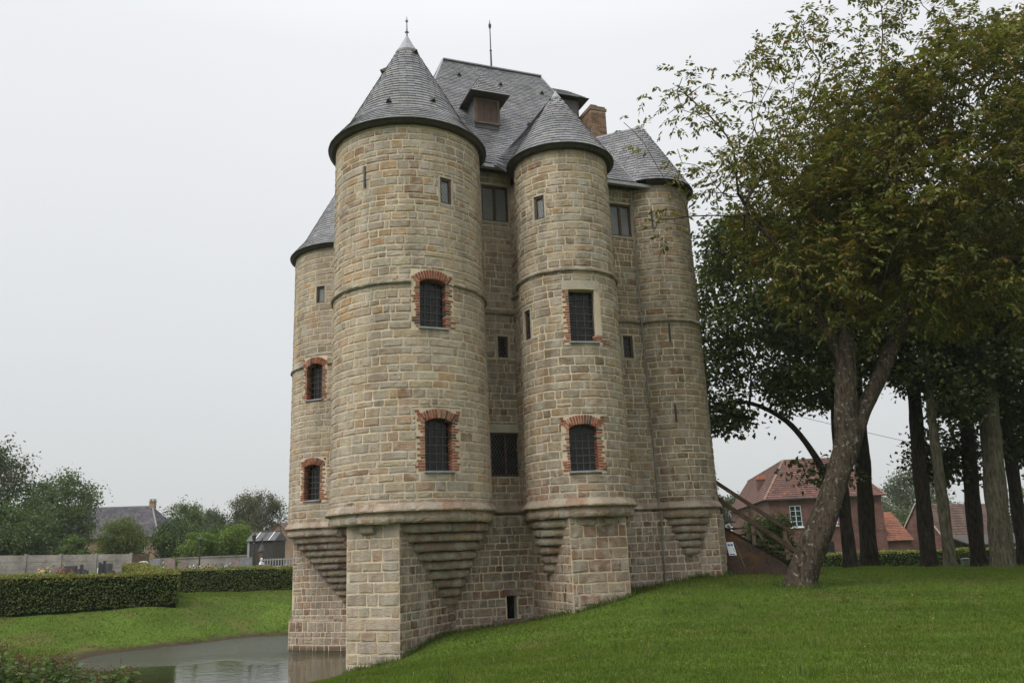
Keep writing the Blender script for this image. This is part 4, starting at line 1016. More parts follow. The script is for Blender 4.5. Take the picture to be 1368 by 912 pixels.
PY = lambda z: 24.52 + .42 * (z - .6) / 1.5
for xs in (((5.62, .4, 2.0), (5.94, .4, 1.93), (6.16, .4, 1.85)), ((6.17, .4, 1.84), (6.6, .4, 1.56), (7.0, .4, 1.28)), ((7.01, .4, 1.27), (7.4, .4, 1.04), (7.75, .42, .72))):
    q = MB(); top = [(x, PY(z), z) for x, _, z in xs][::-1]; bot = [(x + .12, PY(.35), .35) for x, _, z in xs]
    sheet(q, bot + top); q.build('side_panel', M['rust'], st)
q = MB(); q.bar((6.18, PY(1.6) - .02, 1.6), (6.36, PY(.9) - .02, .9), .02, .012, (0, -1, .3)); q.build('batten', M['greywood'], st)
sg = thing('notice_board', 'small white notice with blue lettering fixed to the brown panel under the stairs', 'sign', (6.05, PY(1.2), 1.2))
def onp(x, z, d=.012): return (x + (1.6 - z) * .12, PY(z) - d, z)
q = MB(); q.add([onp(5.93, 1.24), onp(6.14, 1.24), onp(6.14, 1.61), onp(5.93, 1.61), onp(5.93, 1.24, .002), onp(6.14, 1.24, .002), onp(6.14, 1.61, .002), onp(5.93, 1.61, .002)], [(0, 1, 2, 3), (0, 4, 5, 1), (1, 5, 6, 2), (2, 6, 7, 3), (3, 7, 4, 0)]); q.build('panel', M['white'], sg)
q = MB()
for x0, x1, z0, z1 in ((5.96, 6.03, 1.50, 1.56), (6.045, 6.115, 1.50, 1.56), (6.08, 6.11, 1.39, 1.42), (6.09, 6.12, 1.33, 1.36), (5.95, 6.11, 1.255, 1.285)):
    q.quad(onp(x0, z0, .015), onp(x1, z0, .015), onp(x1, z1, .015), onp(x0, z1, .015))
q.build('print', M['blueink'], sg)

# ------------------------------------------------------------------ vegetation helpers
def leaves_mesh(name, P, D, Nn, L_, W_, C, mat, parent):
    """Folded leaf quads: base P, direction D (unit), normal Nn."""
    S_ = np.cross(D, Nn); S_ /= np.maximum(np.linalg.norm(S_, axis=1, keepdims=True), 1e-6)
    L_ = L_[:, None]; W_ = W_[:, None]
    a = P; b_ = P + D * L_ * .45 + S_ * W_ * .5 + Nn * W_ * .12; c = P + D * L_ - Nn * L_ * .08; d = P + D * L_ * .45 - S_ * W_ * .5 + Nn * W_ * .12
    V = np.stack([a, b_, c, d], 1).reshape(-1, 3)
    return fast_mesh(name, V, 4, C, mat, parent)
def unit(v): return v / np.maximum(np.linalg.norm(v, axis=-1, keepdims=True), 1e-6)
def leafcol(rng, n, pal, var=.25):
    cs = np.array([c for c, _ in pal]); w = np.array([w for _, w in pal], float); w /= w.sum()
    return cs[rng.choice(len(cs), n, p=w)] * (1 + rng.uniform(-var, var, (n, 1)))

def colonize(nodes, par, att, step, di, dk, iters, rng, trop=(0, 0, 0.0)):
    nodes = [np.array(p, float) for p in nodes]; par = list(par); att = np.array(att, float)
    NP = np.array(nodes); d = np.linalg.norm(att[:, None] - NP[None], axis=2); near = d.argmin(1); dist = d.min(1); alive = np.ones(len(att), bool)
    for it in range(iters):
        act = alive & (dist < di)
        if not act.any(): 
            di *= 1.4
            if di > 30: break
            continue
        ids = near[act]; vec = unit(att[act] - np.array(nodes)[ids])
        new = []
        for nid in np.unique(ids):
            v = vec[ids == nid].sum(0) + rng.normal(0, .22, 3) + np.array(trop); v /= max(np.linalg.norm(v), 1e-6)
            p = nodes[nid] + v * step
            new.append((p, nid))
        base = len(nodes); pts = np.array([p for p, _ in new])
        dn = np.linalg.norm(att[:, None] - pts[None], axis=2); mi = dn.argmin(1); md = dn.min(1)
        # reject nodes that fall on existing ones
        for p, nid in new: nodes.append(p); par.append(nid)
        better = md < dist; dist[better] = md[better]; near[better] = base + mi[better]
        alive &= dist > dk
        if not alive.any() or len(nodes) > 6000: break
    return np.array(nodes), np.array(par)

def branch_mesh(mb, nodes, par, rad, start, n=5):
    """Frusta from each node's parent to it, for nodes >= start."""
    for i in range(start, len(nodes)):
        p = par[i]; a, b_ = nodes[p], nodes[i]; d = b_ - a; l = np.linalg.norm(d)
        if l < 1e-4: continue
        d = d / l; x = np.cross(d, [0.3, 0.9, .2]); x /= np.linalg.norm(x); y = np.cross(d, x)
        k = n if rad[i] > .02 else 3; o = len(mb.v)
        ra = min(rad[p], rad[i] * 1.6)
        for (c, r) in ((a, ra), (b_ + d * l * .05, rad[i])):
            for j in range(k):
                t_ = 2 * math.pi * j / k; mb.v.append(tuple(c + (x * math.cos(t_) + y * math.sin(t_)) * r)); mb.c.append((1, 1, 1))
        for j in range(k): mb.f.append((o + j, o + (j + 1) % k, o + k + (j + 1) % k, o + k + j))

def trunk_tube(mb, pts, rads, seed, n=18, sub=7, flare=.0, rough=.07):
    """Lumpy tapered trunk through control points (Catmull-Rom)."""
    P = [np.array(p, float) for p in pts]; P = [2 * P[0] - P[1]] + P + [2 * P[-1] - P[-2]]; rr = [rads[0]] + list(rads) + [rads[-1]]
    rg = random.Random(seed); ph = [rg.uniform(0, 6.28) for _ in range(8)]
    ring = []
    for i in range(1, len(P) - 2):
        for k in range(sub + (1 if i == len(P) - 3 else 0)):
            t_ = k / sub; p0, p1, p2, p3 = P[i - 1:i + 3]
            c = .5 * ((2 * p1) + (-p0 + p2) * t_ + (2 * p0 - 5 * p1 + 4 * p2 - p3) * t_ ** 2 + (-p0 + 3 * p1 - 3 * p2 + p3) * t_ ** 3)
            ring.append((c, rr[i] + (rr[i + 1] - rr[i]) * t_))
    o = len(mb.v)
    for q, (c, r) in enumerate(ring):
        d = ring[min(q + 1, len(ring) - 1)][0] - ring[max(q - 1, 0)][0]; d = d / np.linalg.norm(d)
        x = np.cross(d, [0, 1, 0]); x /= np.linalg.norm(x); y = np.cross(d, x); hgt = c[2] - ring[0][0][2]
        fl = 1 + flare * math.exp(-hgt / .35)
        for j in range(n):
            a = 2 * math.pi * j / n
            w = 1 + rough * (math.sin(3 * a + ph[0] + hgt * .7) + .7 * math.sin(5 * a + ph[1] - hgt * 1.3) + .5 * math.sin(8 * a + ph[2] + hgt * 2.1)) * .6 + rg.uniform(-.03, .03) + .05 * math.sin(hgt * 3 + ph[3] + 2 * a)
            f2 = fl + (fl - 1) * .8 * math.sin(4 * a + ph[4]) if flare else 1
            mb.v.append(tuple(c + (x * math.cos(a) + y * math.sin(a)) * r * w * f2)); mb.c.append((1, 1, 1))
    for q in range(len(ring) - 1):
        for j in range(n): mb.f.append((o + q * n + j, o + q * n + (j + 1) % n, o + (q + 1) * n + (j + 1) % n, o + (q + 1) * n + j))

def ellipsoid_pts(rng, n, c, r, shell=0.0):
    v = unit(rng.normal(size=(n, 3))); k = rng.uniform(shell ** 3, 1, (n, 1)) ** (1 / 3); return np.array(c) + v * k * np.array(r)

def make_tree(name, label, base, limbs, att, seed, bark, pal, leaf=(.15, .07), per=40, spread=.45, step=.5, di=4.0, dk=1.0, iters=90, group=None, tip=.012, droop=.35, flare=.35, density=None, compound=False, cat='tree', flat=.0, maxdepth=3):
    """limbs: list of (points, radii); the first is the trunk, later ones start on it."""
    rng = np.random.default_rng(seed)
    root = thing(name, label, cat, base, group)
    tb = MB()
    for k, (pts, rads) in enumerate(limbs): trunk_tube(tb, pts, rads, seed + k, 18 if k == 0 else 12, 7, flare if k == 0 else 0)
    tb.build('trunk', bark, root, smooth=True)
    nodes, par = [], []
    for k, (pts, rads) in enumerate(limbs):
        prev = -1
        if k:
            prev = int(np.argmin([np.linalg.norm(np.array(q) - np.array(pts[0])) for q in nodes]))
        m_ = pts if k == 0 else pts[1:]
        for p in m_:
            nodes.append(tuple(p)); par.append(prev); prev = len(nodes) - 1
    start = len(nodes)
    fixed = [r for k, (pts, rads) in enumerate(limbs) for r in (rads if k == 0 else rads[1:])]
    # growth starts from the upper half of the limbs only: lower nodes are moved out of reach
    zmin = np.array([p[2] for p in nodes]); 
    N_, Pp = colonize(nodes, par, att, step, di, dk, iters, rng)
    cnt = len(N_); rad = np.zeros(cnt); kids = np.zeros(cnt, int); e_ = 2.4
    acc = np.zeros(cnt); depth = np.zeros(cnt, int)
    for i in range(cnt - 1, start - 1, -1):
        rad[i] = max(acc[i] ** (1 / e_), tip); p = Pp[i]
        if p >= 0: acc[p] += rad[i] ** e_ + (tip * .35) ** e_; kids[p] += 1; depth[p] = max(depth[p], depth[i] + 1)
    for i in range(start): rad[i] = fixed[i]
    bm_ = MB(); branch_mesh(bm_, N_, Pp, rad, start); bm_.build('branches', bark, root, kind='stuff')
    # leaves on the outer twigs
    sel = np.array([i for i in range(start, cnt) if depth[i] <= maxdepth])
    n_per = np.full(len(sel), per, float)
    if density is not None: n_per = n_per * density(N_[sel])
    n_per = rng.poisson(np.maximum(n_per, 0))
    idx_ = np.repeat(sel, n_per); n = len(idx_)
    out = unit(N_[idx_] - N_[Pp[idx_]])
    if compound:                             # leaflets set along short drooping stalks
        ns = max(1, n // 7); pickn = idx_[rng.integers(0, n, ns)]
        o_ = unit(N_[pickn] - N_[Pp[pickn]]); sd = unit(o_ * .6 + rng.normal(0, .7, (ns, 3)) + np.array([0, 0, -.15])); Ls = rng.uniform(.22, .38, ns)
        st_ = N_[pickn] + rng.normal(0, spread, (ns, 3)) * np.array([1, 1, .7])
        Pl, Dl = [], []
        up = np.array([0, 0, 1.0]); side = unit(np.cross(sd, up))
        for q in range(7):
            f = .3 + .7 * (q // 2) / 3 if q < 6 else 1.0; sgn = 0 if q == 6 else (1 if q % 2 else -1)
            Pl.append(st_ + sd * (Ls * f)[:, None] + np.array([0, 0, -1]) * (Ls * f * f * droop * .4)[:, None])
            Dl.append(unit(sd * (.5 if sgn else 1) + side * sgn * .9 + np.array([0, 0, -droop]) + rng.normal(0, .15, (ns, 3))))
        P_ = np.concatenate(Pl); D_ = np.concatenate(Dl); n = len(P_); C = np.tile(leafcol(rng, ns, pal, .2), (7, 1)) * (1 + rng.uniform(-.15, .15, (n, 1)))
    else:
        P_ = N_[idx_] + rng.normal(0, spread, (n, 3)) * np.array([1, 1, .75]); D_ = unit(out * .5 + rng.normal(0, .7, (n, 3)) + np.array([0, 0, -droop])); C = leafcol(rng, n, pal)
    Nn = unit(rng.normal(0, .55, (n, 3)) + np.array([0, 0, 1.0])); Nn = unit(Nn - D_ * (Nn * D_).sum(1, keepdims=True))
    k_ = rng.uniform(.7, 1.25, n)
    leaves_mesh('crown', P_, D_, Nn, leaf[0] * k_, leaf[1] * k_, C, M['leaf'], root)
    return root

# ------------------------------------------------------------------ the leaning walnut on the lawn
WAL = [((.112, .120, .026), 10), ((.086, .098, .022), 7), ((.155, .122, .032), 5), ((.145, .152, .034), 5), ((.18, .11, .03), 1)]
rg = np.random.default_rng(21)
att = np.vstack([ellipsoid_pts(rg, 760, (13.6, 22.8, 12.2), (5.4, 4.4, 4.7)), ellipsoid_pts(rg, 240, (10.6, 21.9, 9.6), (3.2, 2.6, 2.8)), ellipsoid_pts(rg, 260, (17.0, 23.0, 11.5), (4.0, 4.0, 5.5)),
                 ellipsoid_pts(rg, 230, (8.6, 22.4, 11.2), (2.7, 2.4, 2.6)), ellipsoid_pts(rg, 150, (10.8, 22.5, 13.6), (2.4, 2.4, 2.2)), ellipsoid_pts(rg, 70, (7.6, 22.0, 12.9), (2.4, 2.2, 2.8)), ellipsoid_pts(rg, 26, (5.4, 21.5, 12.6), (1.6, 1.6, 2.6)), ellipsoid_pts(rg, 40, (9.2, 22.0, 15.4), (2.2, 2.0, 1.6)), ellipsoid_pts(rg, 22, (12.2, 22.0, 17.6), (1.8, 1.4, .9)),
                 ellipsoid_pts(rg, 14, (4.2, 21.2, 9.9), (.8, .5, .7)), ellipsoid_pts(rg, 8, (3.5, 21.3, 13.2), (.6, .5, .4)), ellipsoid_pts(rg, 90, (9.2, 21.4, 8.4), (2.2, 1.4, 1.3)), ellipsoid_pts(rg, 60, (12.8, 21.2, 8.0), (2.2, 1.6, 1.2)), ellipsoid_pts(rg, 60, (16.0, 22.0, 8.3), (2.2, 1.8, 1.5))])
limbs = [([(6.98, 22, .2), (7.22, 22, .95), (7.88, 22, 2.18), (8.46, 22, 3.39), (8.72, 22, 4.0), (8.85, 22, 4.6)], [.38, .345, .33, .285, .31, .31]),
         ([(8.70, 22, 3.9), (8.78, 21.97, 4.9), (8.92, 21.92, 5.9), (9.02, 21.9, 7.0), (8.9, 22, 8.4)], [.30, .29, .27, .21, .14]),
         ([(8.74, 22.0, 3.9), (9.25, 22.03, 4.85), (9.85, 22.08, 5.75), (10.45, 22.2, 6.75), (11.6, 22.5, 8.4), (12.8, 22.8, 10.2)], [.26, .22, .20, .18, .14, .10]),
         ([(8.92, 21.92, 5.9), (8.3, 21.8, 7.6), (7.4, 21.6, 9.4), (6.6, 21.6, 10.4)], [.13, .09, .06, .04])]
def wal_density(P):
    d = np.ones(len(P)); edge = 6.2 + 1.55 * (P[:, 2] - 11.5)      # open twiggy outline on the keep side
    d[P[:, 0] < edge] = .26; d[P[:, 0] < 5.2] = .10; d[P[:, 0] < 4.2] = .06; return d
make_tree('walnut_tree', 'leaning walnut with forked lichen-spotted trunk and olive brown leaves on the lawn', (6.95, 22, .3), limbs, att, 31, M['bark'], WAL, (.165, .070), 230, .36, .42, 3.2, .62, 120,
          tip=.011, density=wal_density, compound=True, flare=.38, droop=.45)

# ------------------------------------------------------------------ row of dark trees behind the lawn
DRK = [((.046, .066, .017), 8), ((.036, .052, .014), 6), ((.064, .084, .022), 4), ((.080, .072, .022), 2)]  # dark green leaves, with the shade under the canopy put into their colour
def lime(label, bx, by, tx, tz, r0, r1, attl, seed, bark, per=165, extra=(), grp='tall trees standing in the row behind the lawn'):
    bz = h1(bx, by); pts = [(bx, by, bz - .15), (bx + (tx - bx) * .25, by, bz + (tz - bz) * .28), (bx + (tx - bx) * .6, by, bz + (tz - bz) * .62), (tx, by, tz)]
    rads = [r0, r0 * .86 + r1 * .14, r0 * .5 + r1 * .5, r1]
    r_ = np.random.default_rng(seed); att = np.vstack([ellipsoid_pts(r_, n, c, rr) for n, c, rr in attl])
    top = (tx + .25, by, tz + 3.5); lm = [(pts, rads), ([pts[-1], (tx + .1, by, tz + 1.6), top, (tx + .3, by, tz + 6)], [r1, r1 * .8, r1 * .5, r1 * .28])] + list(extra)
    return make_tree('lime_tree', label, (bx, by, bz), lm, att, seed, bark, DRK, (.21, .15), per, .42, .62, 4.0, 1.0, 70, group=grp, tip=.016, droop=.3, flare=.3)
lime('dark tree with low branch arching left, directly behind the leaning walnut', 12.75, 33.5, 12.9, 5.6, .24, .2, [(300, (10.8, 33.5, 11.2), (3.9, 3, 4.6)), (150, (8.3, 33.2, 8.6), (2.3, 1.8, 3.2)), (60, (8.5, 33, 6.5), (1.7, 1.0, .75)), (40, (11.6, 33.0, 4.2), (1.3, .8, .6)), (90, (11, 33.2, 7.9), (2.0, 1.6, 1.1))], 41, M['darkbark'],
     extra=[([(12.8, 33.5, 2.2), (12.25, 33.2, 3.3), (11.75, 33.0, 4.7), (10.8, 33.0, 6.15), (9.4, 33.0, 6.95), (8.0, 33.0, 7.0)], [.17, .15, .13, .10, .08, .05])])
lime('straight dark trunk with brick house right behind it', 14.5, 36, 14.95, 6.8, .34, .28, [(260, (14.6, 36, 12.2), (3.6, 3.4, 4.6)), (60, (13.4, 35.5, 8.0), (2.0, 1.5, 1.0))], 42, M['darkbark'])
lime('dark trunk leaning left in front of the barn gable', 16.95, 36, 17.45, 7.6, .31, .27, [(230, (17.4, 36, 12.6), (3.4, 3.2, 4.4)), (70, (18.2, 35, 8.2), (2, 1.5, 1.1))], 43, M['darkbark'])
lime('slim pale bark tree with a kinked trunk and small hollow at its foot', 16.95, 34.2, 17.15, 6.2, .23, .17, [(120, (17.6, 34.4, 10.2), (2.4, 2.4, 3.4)), (50, (18.4, 34, 6.9), (1.4, 1.2, 1.0))], 44, M['paletrunk'])
lime('dark trunk with low leafy side shoots among the barn roofs', 19.0, 36, 19.6, 7.2, .31, .27, [(210, (20.2, 36, 12.4), (3.4, 3.2, 4.4)), (110, (18.8, 36.6, 5.0), (1.8, 1.2, 1.7)), (80, (20.2, 36.2, 7.4), (2.0, 1.5, 1.2))], 45, M['darkbark'])
lime('stout grey green trunk tapering upward, widest foot of the row', 19.2, 34.6, 19.95, 8.2, .43, .35, [(170, (21.2, 34.6, 13), (3.2, 3, 4)), (90, (21.3, 34.2, 8.2), (2.4, 1.6, 1.6))], 46, M['paletrunk'])
lime('dark leaning trunk just past the grey green one', 21.3, 36.6, 21.6, 7.2, .27, .23, [(220, (23.2, 37, 12.4), (3.6, 3.4, 4.6)), (120, (22.4, 36.8, 6.4), (1.9, 1.6, 2.4))], 47, M['darkbark'])
lime('dark trunk in deep shade past the end of the hedge', 24.0, 36.5, 24.4, 7.5, .33, .28, [(190, (25.8, 36.5, 12.2), (3.4, 3.2, 4.6)), (130, (24.2, 37.2, 5.6), (2.6, 1.6, 2.8))], 48, M['darkbark'])

# ------------------------------------------------------------------ background trees
def blob_tree(name, label, x, y, ztop, rx, rz, pal, seed, n=5000, leaf=.42, clumps=70, trunk=.3, zc=None, group=None, cat='tree', open_=.16, ground=None, conifer=False):
    n = int(n * 2.1); leaf *= .66; rx *= .84
    rng = np.random.default_rng(seed); bz = h1(x, y) if ground is None else ground; zc = ztop - rz if zc is None else zc
    root = thing(name, label, cat, (x, y, bz), group)
    v = unit(rng.normal(size=(clumps, 3))); kk = rng.uniform(.35, 1, (clumps, 1)) ** .6
    cc = np.array([x, y, zc]) + v * kk * np.array([rx, rx, rz * .86])
    if conifer:
        hh = rng.uniform(0, 1, clumps) ** 1.3; aa = rng.uniform(0, 6.28, clumps); rr_ = rx * (1 - hh) * rng.uniform(.4, 1, clumps)
        cc = np.stack([x + rr_ * np.cos(aa), y + rr_ * np.sin(aa), bz + 1.2 + (ztop - bz - 1.2) * hh], 1)
    mb = MB(); trunk_tube(mb, [(x, y, bz - .2), (x + .05 * rx, y, (bz + zc) / 2), (x, y, zc if not conifer else ztop - .4)], [trunk, trunk * .8, trunk * (.5 if not conifer else .15)], seed, 10, 4, .2)
    for i in range(0, clumps, 3):
        a = np.array([x, y, max(bz + (zc - bz) * .55, bz + .3)]) if not conifer else np.array([x, y, cc[i, 2] + .2]); mid = (a + cc[i]) / 2 + rng.normal(0, .1 * rx, 3)
        mb.tube([a, mid, cc[i]], [trunk * .3, trunk * .18, trunk * .06], 4, cap=False)
    mb.build('trunk', M['darkbark'], root, smooth=True)
    ci = rng.integers(0, clumps, n); sz = rng.uniform(.7, 1.3, clumps) * (open_ * 1.5)
    P_ = cc[ci] + rng.normal(0, 1, (n, 3)) * np.array([rx, rx, rz * .75]) * sz[ci][:, None] * (.7 if not conifer else .45)
    P_[:, 2] = np.maximum(P_[:, 2], bz + .1)
    D_ = unit(rng.normal(0, .8, (n, 3)) + np.array([0, 0, -.3])); Nn = unit(rng.normal(0, .6, (n, 3)) + np.array([0, 0, 1])); Nn = unit(Nn - D_ * (Nn * D_).sum(1, keepdims=True)); k_ = rng.uniform(.6, 1.3, n)
    cl = leafcol(rng, clumps, pal, .18)[ci] * (1 + rng.uniform(-.22, .22, (n, 1)))
    leaves_mesh('crown', P_, D_, Nn, leaf * k_, leaf * .62 * k_, cl, M['leaf'], root)
    return root
MID = [((.065, .104, .026), 6), ((.050, .084, .022), 4), ((.082, .120, .031), 3)]
LIT = [((.105, .165, .028), 6), ((.085, .14, .026), 4), ((.135, .18, .04), 2)]
BRN = [((.085, .088, .045), 5), ((.075, .072, .042), 4), ((.062, .075, .034), 3)]
DKG = [((.036, .062, .022), 6), ((.045, .074, .026), 4)]
HAZ = [((.06, .082, .042), 5), ((.072, .09, .05), 4)]
blob_tree('broadleaf_tree', 'tall dark tree with ragged crown beyond the concrete wall, tallest of its group', -48.6, 76, 14.4, 5.2, 5.5, DKG + BRN[1:2], 61, 6500, .42, 80, .45)
blob_tree('broadleaf_tree', 'broad rounded mid green tree with dense dome beyond the concrete wall', -47.8, 88, 11.9, 4.4, 4.6, MID, 62, 7500, .40, 110, .4, open_=.13)
blob_tree('broadleaf_tree', 'dark full tree reaching down to the concrete wall', -41.2, 70, 7.6, 3.4, 3.4, DKG + MID[:1], 63, 6500, .34, 80, .3)
blob_tree('broadleaf_tree', 'dark shrubby tree overhanging the concrete wall where it leaves the view', -37.6, 64, 5.2, 2.4, 2.2, DKG + MID[:1], 64, 5000, .30, 70, .25)
blob_tree('shrub', 'pale green low shrub peeping over the concrete wall', -32.4, 62, 3.9, 1.3, 1.2, MID + LIT[1:2], 65, 2200, .22, 40, .08, cat='shrub')
blob_tree('willow_shrub', 'light green feathery shrub in front of the slate farmhouse', -30.9, 66, 5.5, 2.3, 2.2, [((.085, .118, .030), 5), ((.10, .13, .036), 3)], 66, 6500, .22, 70, .14, cat='shrub', open_=.15)
blob_tree('broadleaf_tree', 'bare topped thin tree rising behind the farmhouse ridge', -50.5, 128, 11.0, 3.4, 2.0, BRN, 67, 900, .4, 45, .25)
blob_tree('broadleaf_tree', 'slender green tree standing beside the farmhouse gable end', -44.0, 112, 9.9, 2.6, 3.2, MID, 68, 2600, .42, 45, .25)
blob_tree('broadleaf_tree', 'small hazy round tree far beyond the cemetery', -52.0, 142, 10.6, 3.2, 3.0, HAZ, 69, 2800, .5, 45, .3)
blob_tree('broadleaf_tree', 'large brownish open crowned tree far behind the dark chapel', -37.6, 121, 11.6, 5.0, 4.4, BRN, 70, 8000, .42, 120, .45, open_=.12)
blob_tree('broadleaf_tree', 'dark green bushy tree between farmhouse and cemetery lamp post', -33.0, 82, 6.0, 2.6, 2.4, DKG + MID[:1], 71, 5000, .32, 60, .25)
blob_tree('broadleaf_tree', 'mid green tree behind the bright cemetery tree', -33.5, 98, 6.8, 3.6, 2.6, MID + DKG[:1], 72, 4500, .36, 60, .25)
blob_tree('maple_tree', 'bright yellow green round tree among the graves near the lamp post', -23.6, 63, 4.05, 1.55, 1.4, LIT, 73, 4200, .22, 50, .12)
blob_tree('maple_tree', 'bright yellow green tree in the cemetery beside the dark chapel', -21.3, 63.5, 4.4, 1.75, 1.6, LIT, 74, 4800, .22, 60, .12)
blob_tree('shrub', 'small vivid green clipped bush behind the cemetery path', -24.5, 60, 2.2, .8, .6, LIT, 75, 900, .16, 20, .06, cat='shrub')
blob_tree('broadleaf_tree', 'green tree just behind the brick outbuilding', -19.3, 82, 5.2, 2.2, 2.0, MID, 76, 3200, .34, 45, .2)
blob_tree('shrub', 'pale blossoming bush beside the brick outbuilding', -17.4, 70, 3.6, 1.1, 1.0, LIT + HAZ, 77, 1500, .2, 28, .08, cat='shrub')
blob_tree('conifer_tree', 'hazy pointed conifer far behind the staircase', 27.0, 118, 11.6, 3.0, 4.5, [((.050, .075, .05), 5), ((.042, .064, .042), 4)], 78, 3600, .45, 90, .3, conifer=True, group=None)
blob_tree('broadleaf_tree', 'hazy low tree beside the far conifer behind the stairs', 32.0, 126, 9.0, 4.0, 3.0, HAZ, 79, 2600, .5, 45, .3)
blob_tree('elder_bush', 'fresh green bush growing between the staircase and the brick house', 10.7, 37, 2.9, 1.3, 1.5, [((.075, .12, .03), 5), ((.055, .092, .024), 4)], 80, 4200, .17, 60, .06, cat='bush', zc=1.4)
blob_tree('broadleaf_tree', 'hazy pale grey green tree behind the little red tiled roof', 43.5, 106, 6.8, 3.8, 3.2, [((.09, .105, .065), 5), ((.105, .115, .08), 3)], 81, 3800, .42, 70, .3)
blob_tree('broadleaf_tree', 'tall hazy dome shaped tree far behind the barn', 60.0, 128, 11.6, 5.4, 5.0, HAZ, 82, 5000, .55, 80, .4)
blob_tree('broadleaf_tree', 'mid green tree behind the long barn roof', 52.0, 108, 5.8, 4.6, 2.8, MID + HAZ, 83, 4200, .45, 60, .3)
blob_tree('broadleaf_tree', 'green tree filling the gap at the end of the barn', 56, 92, 6.5, 4.2, 3.6, MID + HAZ[:1], 84, 4200, .4, 60, .3)
blob_tree('broadleaf_tree', 'dark tree beyond the last trunk of the row', 48, 72, 7.5, 4.2, 4.0, DKG + MID[:1], 85, 5000, .4, 70, .3)

# ------------------------------------------------------------------ hedges
def hedge(name, label, pts, width, seed, leaf=.085, dens=330, pal=None, toppal=None, group=None, red=None):
    """pts: list of (x, y, zbase, ztop) along the middle line."""
    rng = np.random.default_rng(seed)
    pal = pal or [((.072, .108, .020), 6), ((.098, .138, .026), 5), ((.05, .075, .017), 4)]
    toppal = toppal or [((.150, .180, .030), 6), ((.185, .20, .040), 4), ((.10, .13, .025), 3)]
    root = thing(name, label, 'hedge', (pts[0][0], pts[0][1], pts[0][2]), group)
    core = MB(); Pl, Nl, Cl = [], [], []
    L0 = 0.0
    P2 = np.array([p[:2] for p in pts]); off = []
    for i in range(len(pts)):                      # mitred side offsets
        d0 = P2[min(i + 1, len(pts) - 1)] - P2[min(i, len(pts) - 2)]; d1 = P2[max(i, 1)] - P2[max(i - 1, 0)]
        n0 = np.array([d0[1], -d0[0]]) / np.linalg.norm(d0); n1 = np.array([d1[1], -d1[0]]) / np.linalg.norm(d1); n_ = n0 + n1; n_ /= np.linalg.norm(n_); off.append(n_ / max(.4, n_ @ n0) * width / 2)
    for i in range(len(pts) - 1):
        a, b_ = pts[i], pts[i + 1]; A_, B_ = P2[i], P2[i + 1]; oa, ob = off[i], off[i + 1]; k = .86
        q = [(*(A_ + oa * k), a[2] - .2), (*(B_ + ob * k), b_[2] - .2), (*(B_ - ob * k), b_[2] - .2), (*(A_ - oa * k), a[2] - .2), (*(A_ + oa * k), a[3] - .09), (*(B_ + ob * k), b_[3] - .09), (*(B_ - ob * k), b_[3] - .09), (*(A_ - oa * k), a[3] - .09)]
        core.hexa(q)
        ln = np.linalg.norm(B_ - A_); nrm = np.array([(B_ - A_)[1], -(B_ - A_)[0]]) / ln
        for side in (1, -1, 0):
            hgt = (a[3] - a[2]); area = ln * (hgt if side else width); n = int(area * dens)
            t_ = rng.uniform(0, 1, n); w = rng.uniform(0, 1, n)
            if side:
                base = A_ + (B_ - A_) * t_[:, None] + side * (oa + (ob - oa) * t_[:, None]); z = (a[2] + (b_[2] - a[2]) * t_) * (1 - w) + (a[3] + (b_[3] - a[3]) * t_) * w
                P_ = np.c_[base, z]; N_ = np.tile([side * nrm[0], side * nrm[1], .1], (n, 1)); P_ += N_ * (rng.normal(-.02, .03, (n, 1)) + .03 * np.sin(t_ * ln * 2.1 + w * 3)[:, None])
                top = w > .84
            else:
                base = A_ + (B_ - A_) * t_[:, None] + (w * 2 - 1)[:, None] * (oa + (ob - oa) * t_[:, None]); z = a[3] + (b_[3] - a[3]) * t_
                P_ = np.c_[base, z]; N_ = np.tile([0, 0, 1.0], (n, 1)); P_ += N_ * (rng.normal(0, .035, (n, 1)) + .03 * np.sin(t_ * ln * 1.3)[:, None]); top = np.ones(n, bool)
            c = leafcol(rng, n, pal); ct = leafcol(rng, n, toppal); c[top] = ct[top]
            if red is not None:
                rm = top & (rng.uniform(size=n) < red); c[rm] = leafcol(rng, int(rm.sum()), [((.16, .085, .03), 3), ((.13, .10, .03), 2)])
            Pl.append(P_); Nl.append(N_); Cl.append(c)
        L0 += ln
    for (p, o_, sg_) in ((pts[0], off[0], -1), (pts[-1], off[-1], 1)):      # ends
        i = 0 if sg_ < 0 else -1; d = (P2[1] - P2[0]) if sg_ < 0 else (P2[-1] - P2[-2]); d = d / np.linalg.norm(d) * sg_; n = int(width * (p[3] - p[2]) * dens)
        w, z = rng.uniform(-1, 1, n), rng.uniform(p[2], p[3], n); P_ = np.c_[np.array(p[:2]) + w[:, None] * o_, z]; N_ = np.tile([d[0], d[1], .1], (n, 1)); Pl.append(P_ + N_ * rng.normal(0, .03, (n, 1))); Nl.append(N_); Cl.append(leafcol(rng, n, pal))
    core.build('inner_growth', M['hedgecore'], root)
    P_ = np.vstack(Pl); N0 = np.vstack(Nl); C = np.vstack(Cl); n = len(P_)
    D_ = unit(rng.normal(0, .8, (n, 3)) + N0 * .7); Nn = unit(rng.normal(0, .5, (n, 3)) + N0 + np.array([0, 0, .5])); Nn = unit(Nn - D_ * (Nn * D_).sum(1, keepdims=True)); k_ = rng.uniform(.6, 1.3, n)
    leaves_mesh('foliage', P_ - D_ * leaf * .4, D_, Nn, leaf * k_, leaf * .7 * k_, C, M['hedgeleaf'], root)
    return root
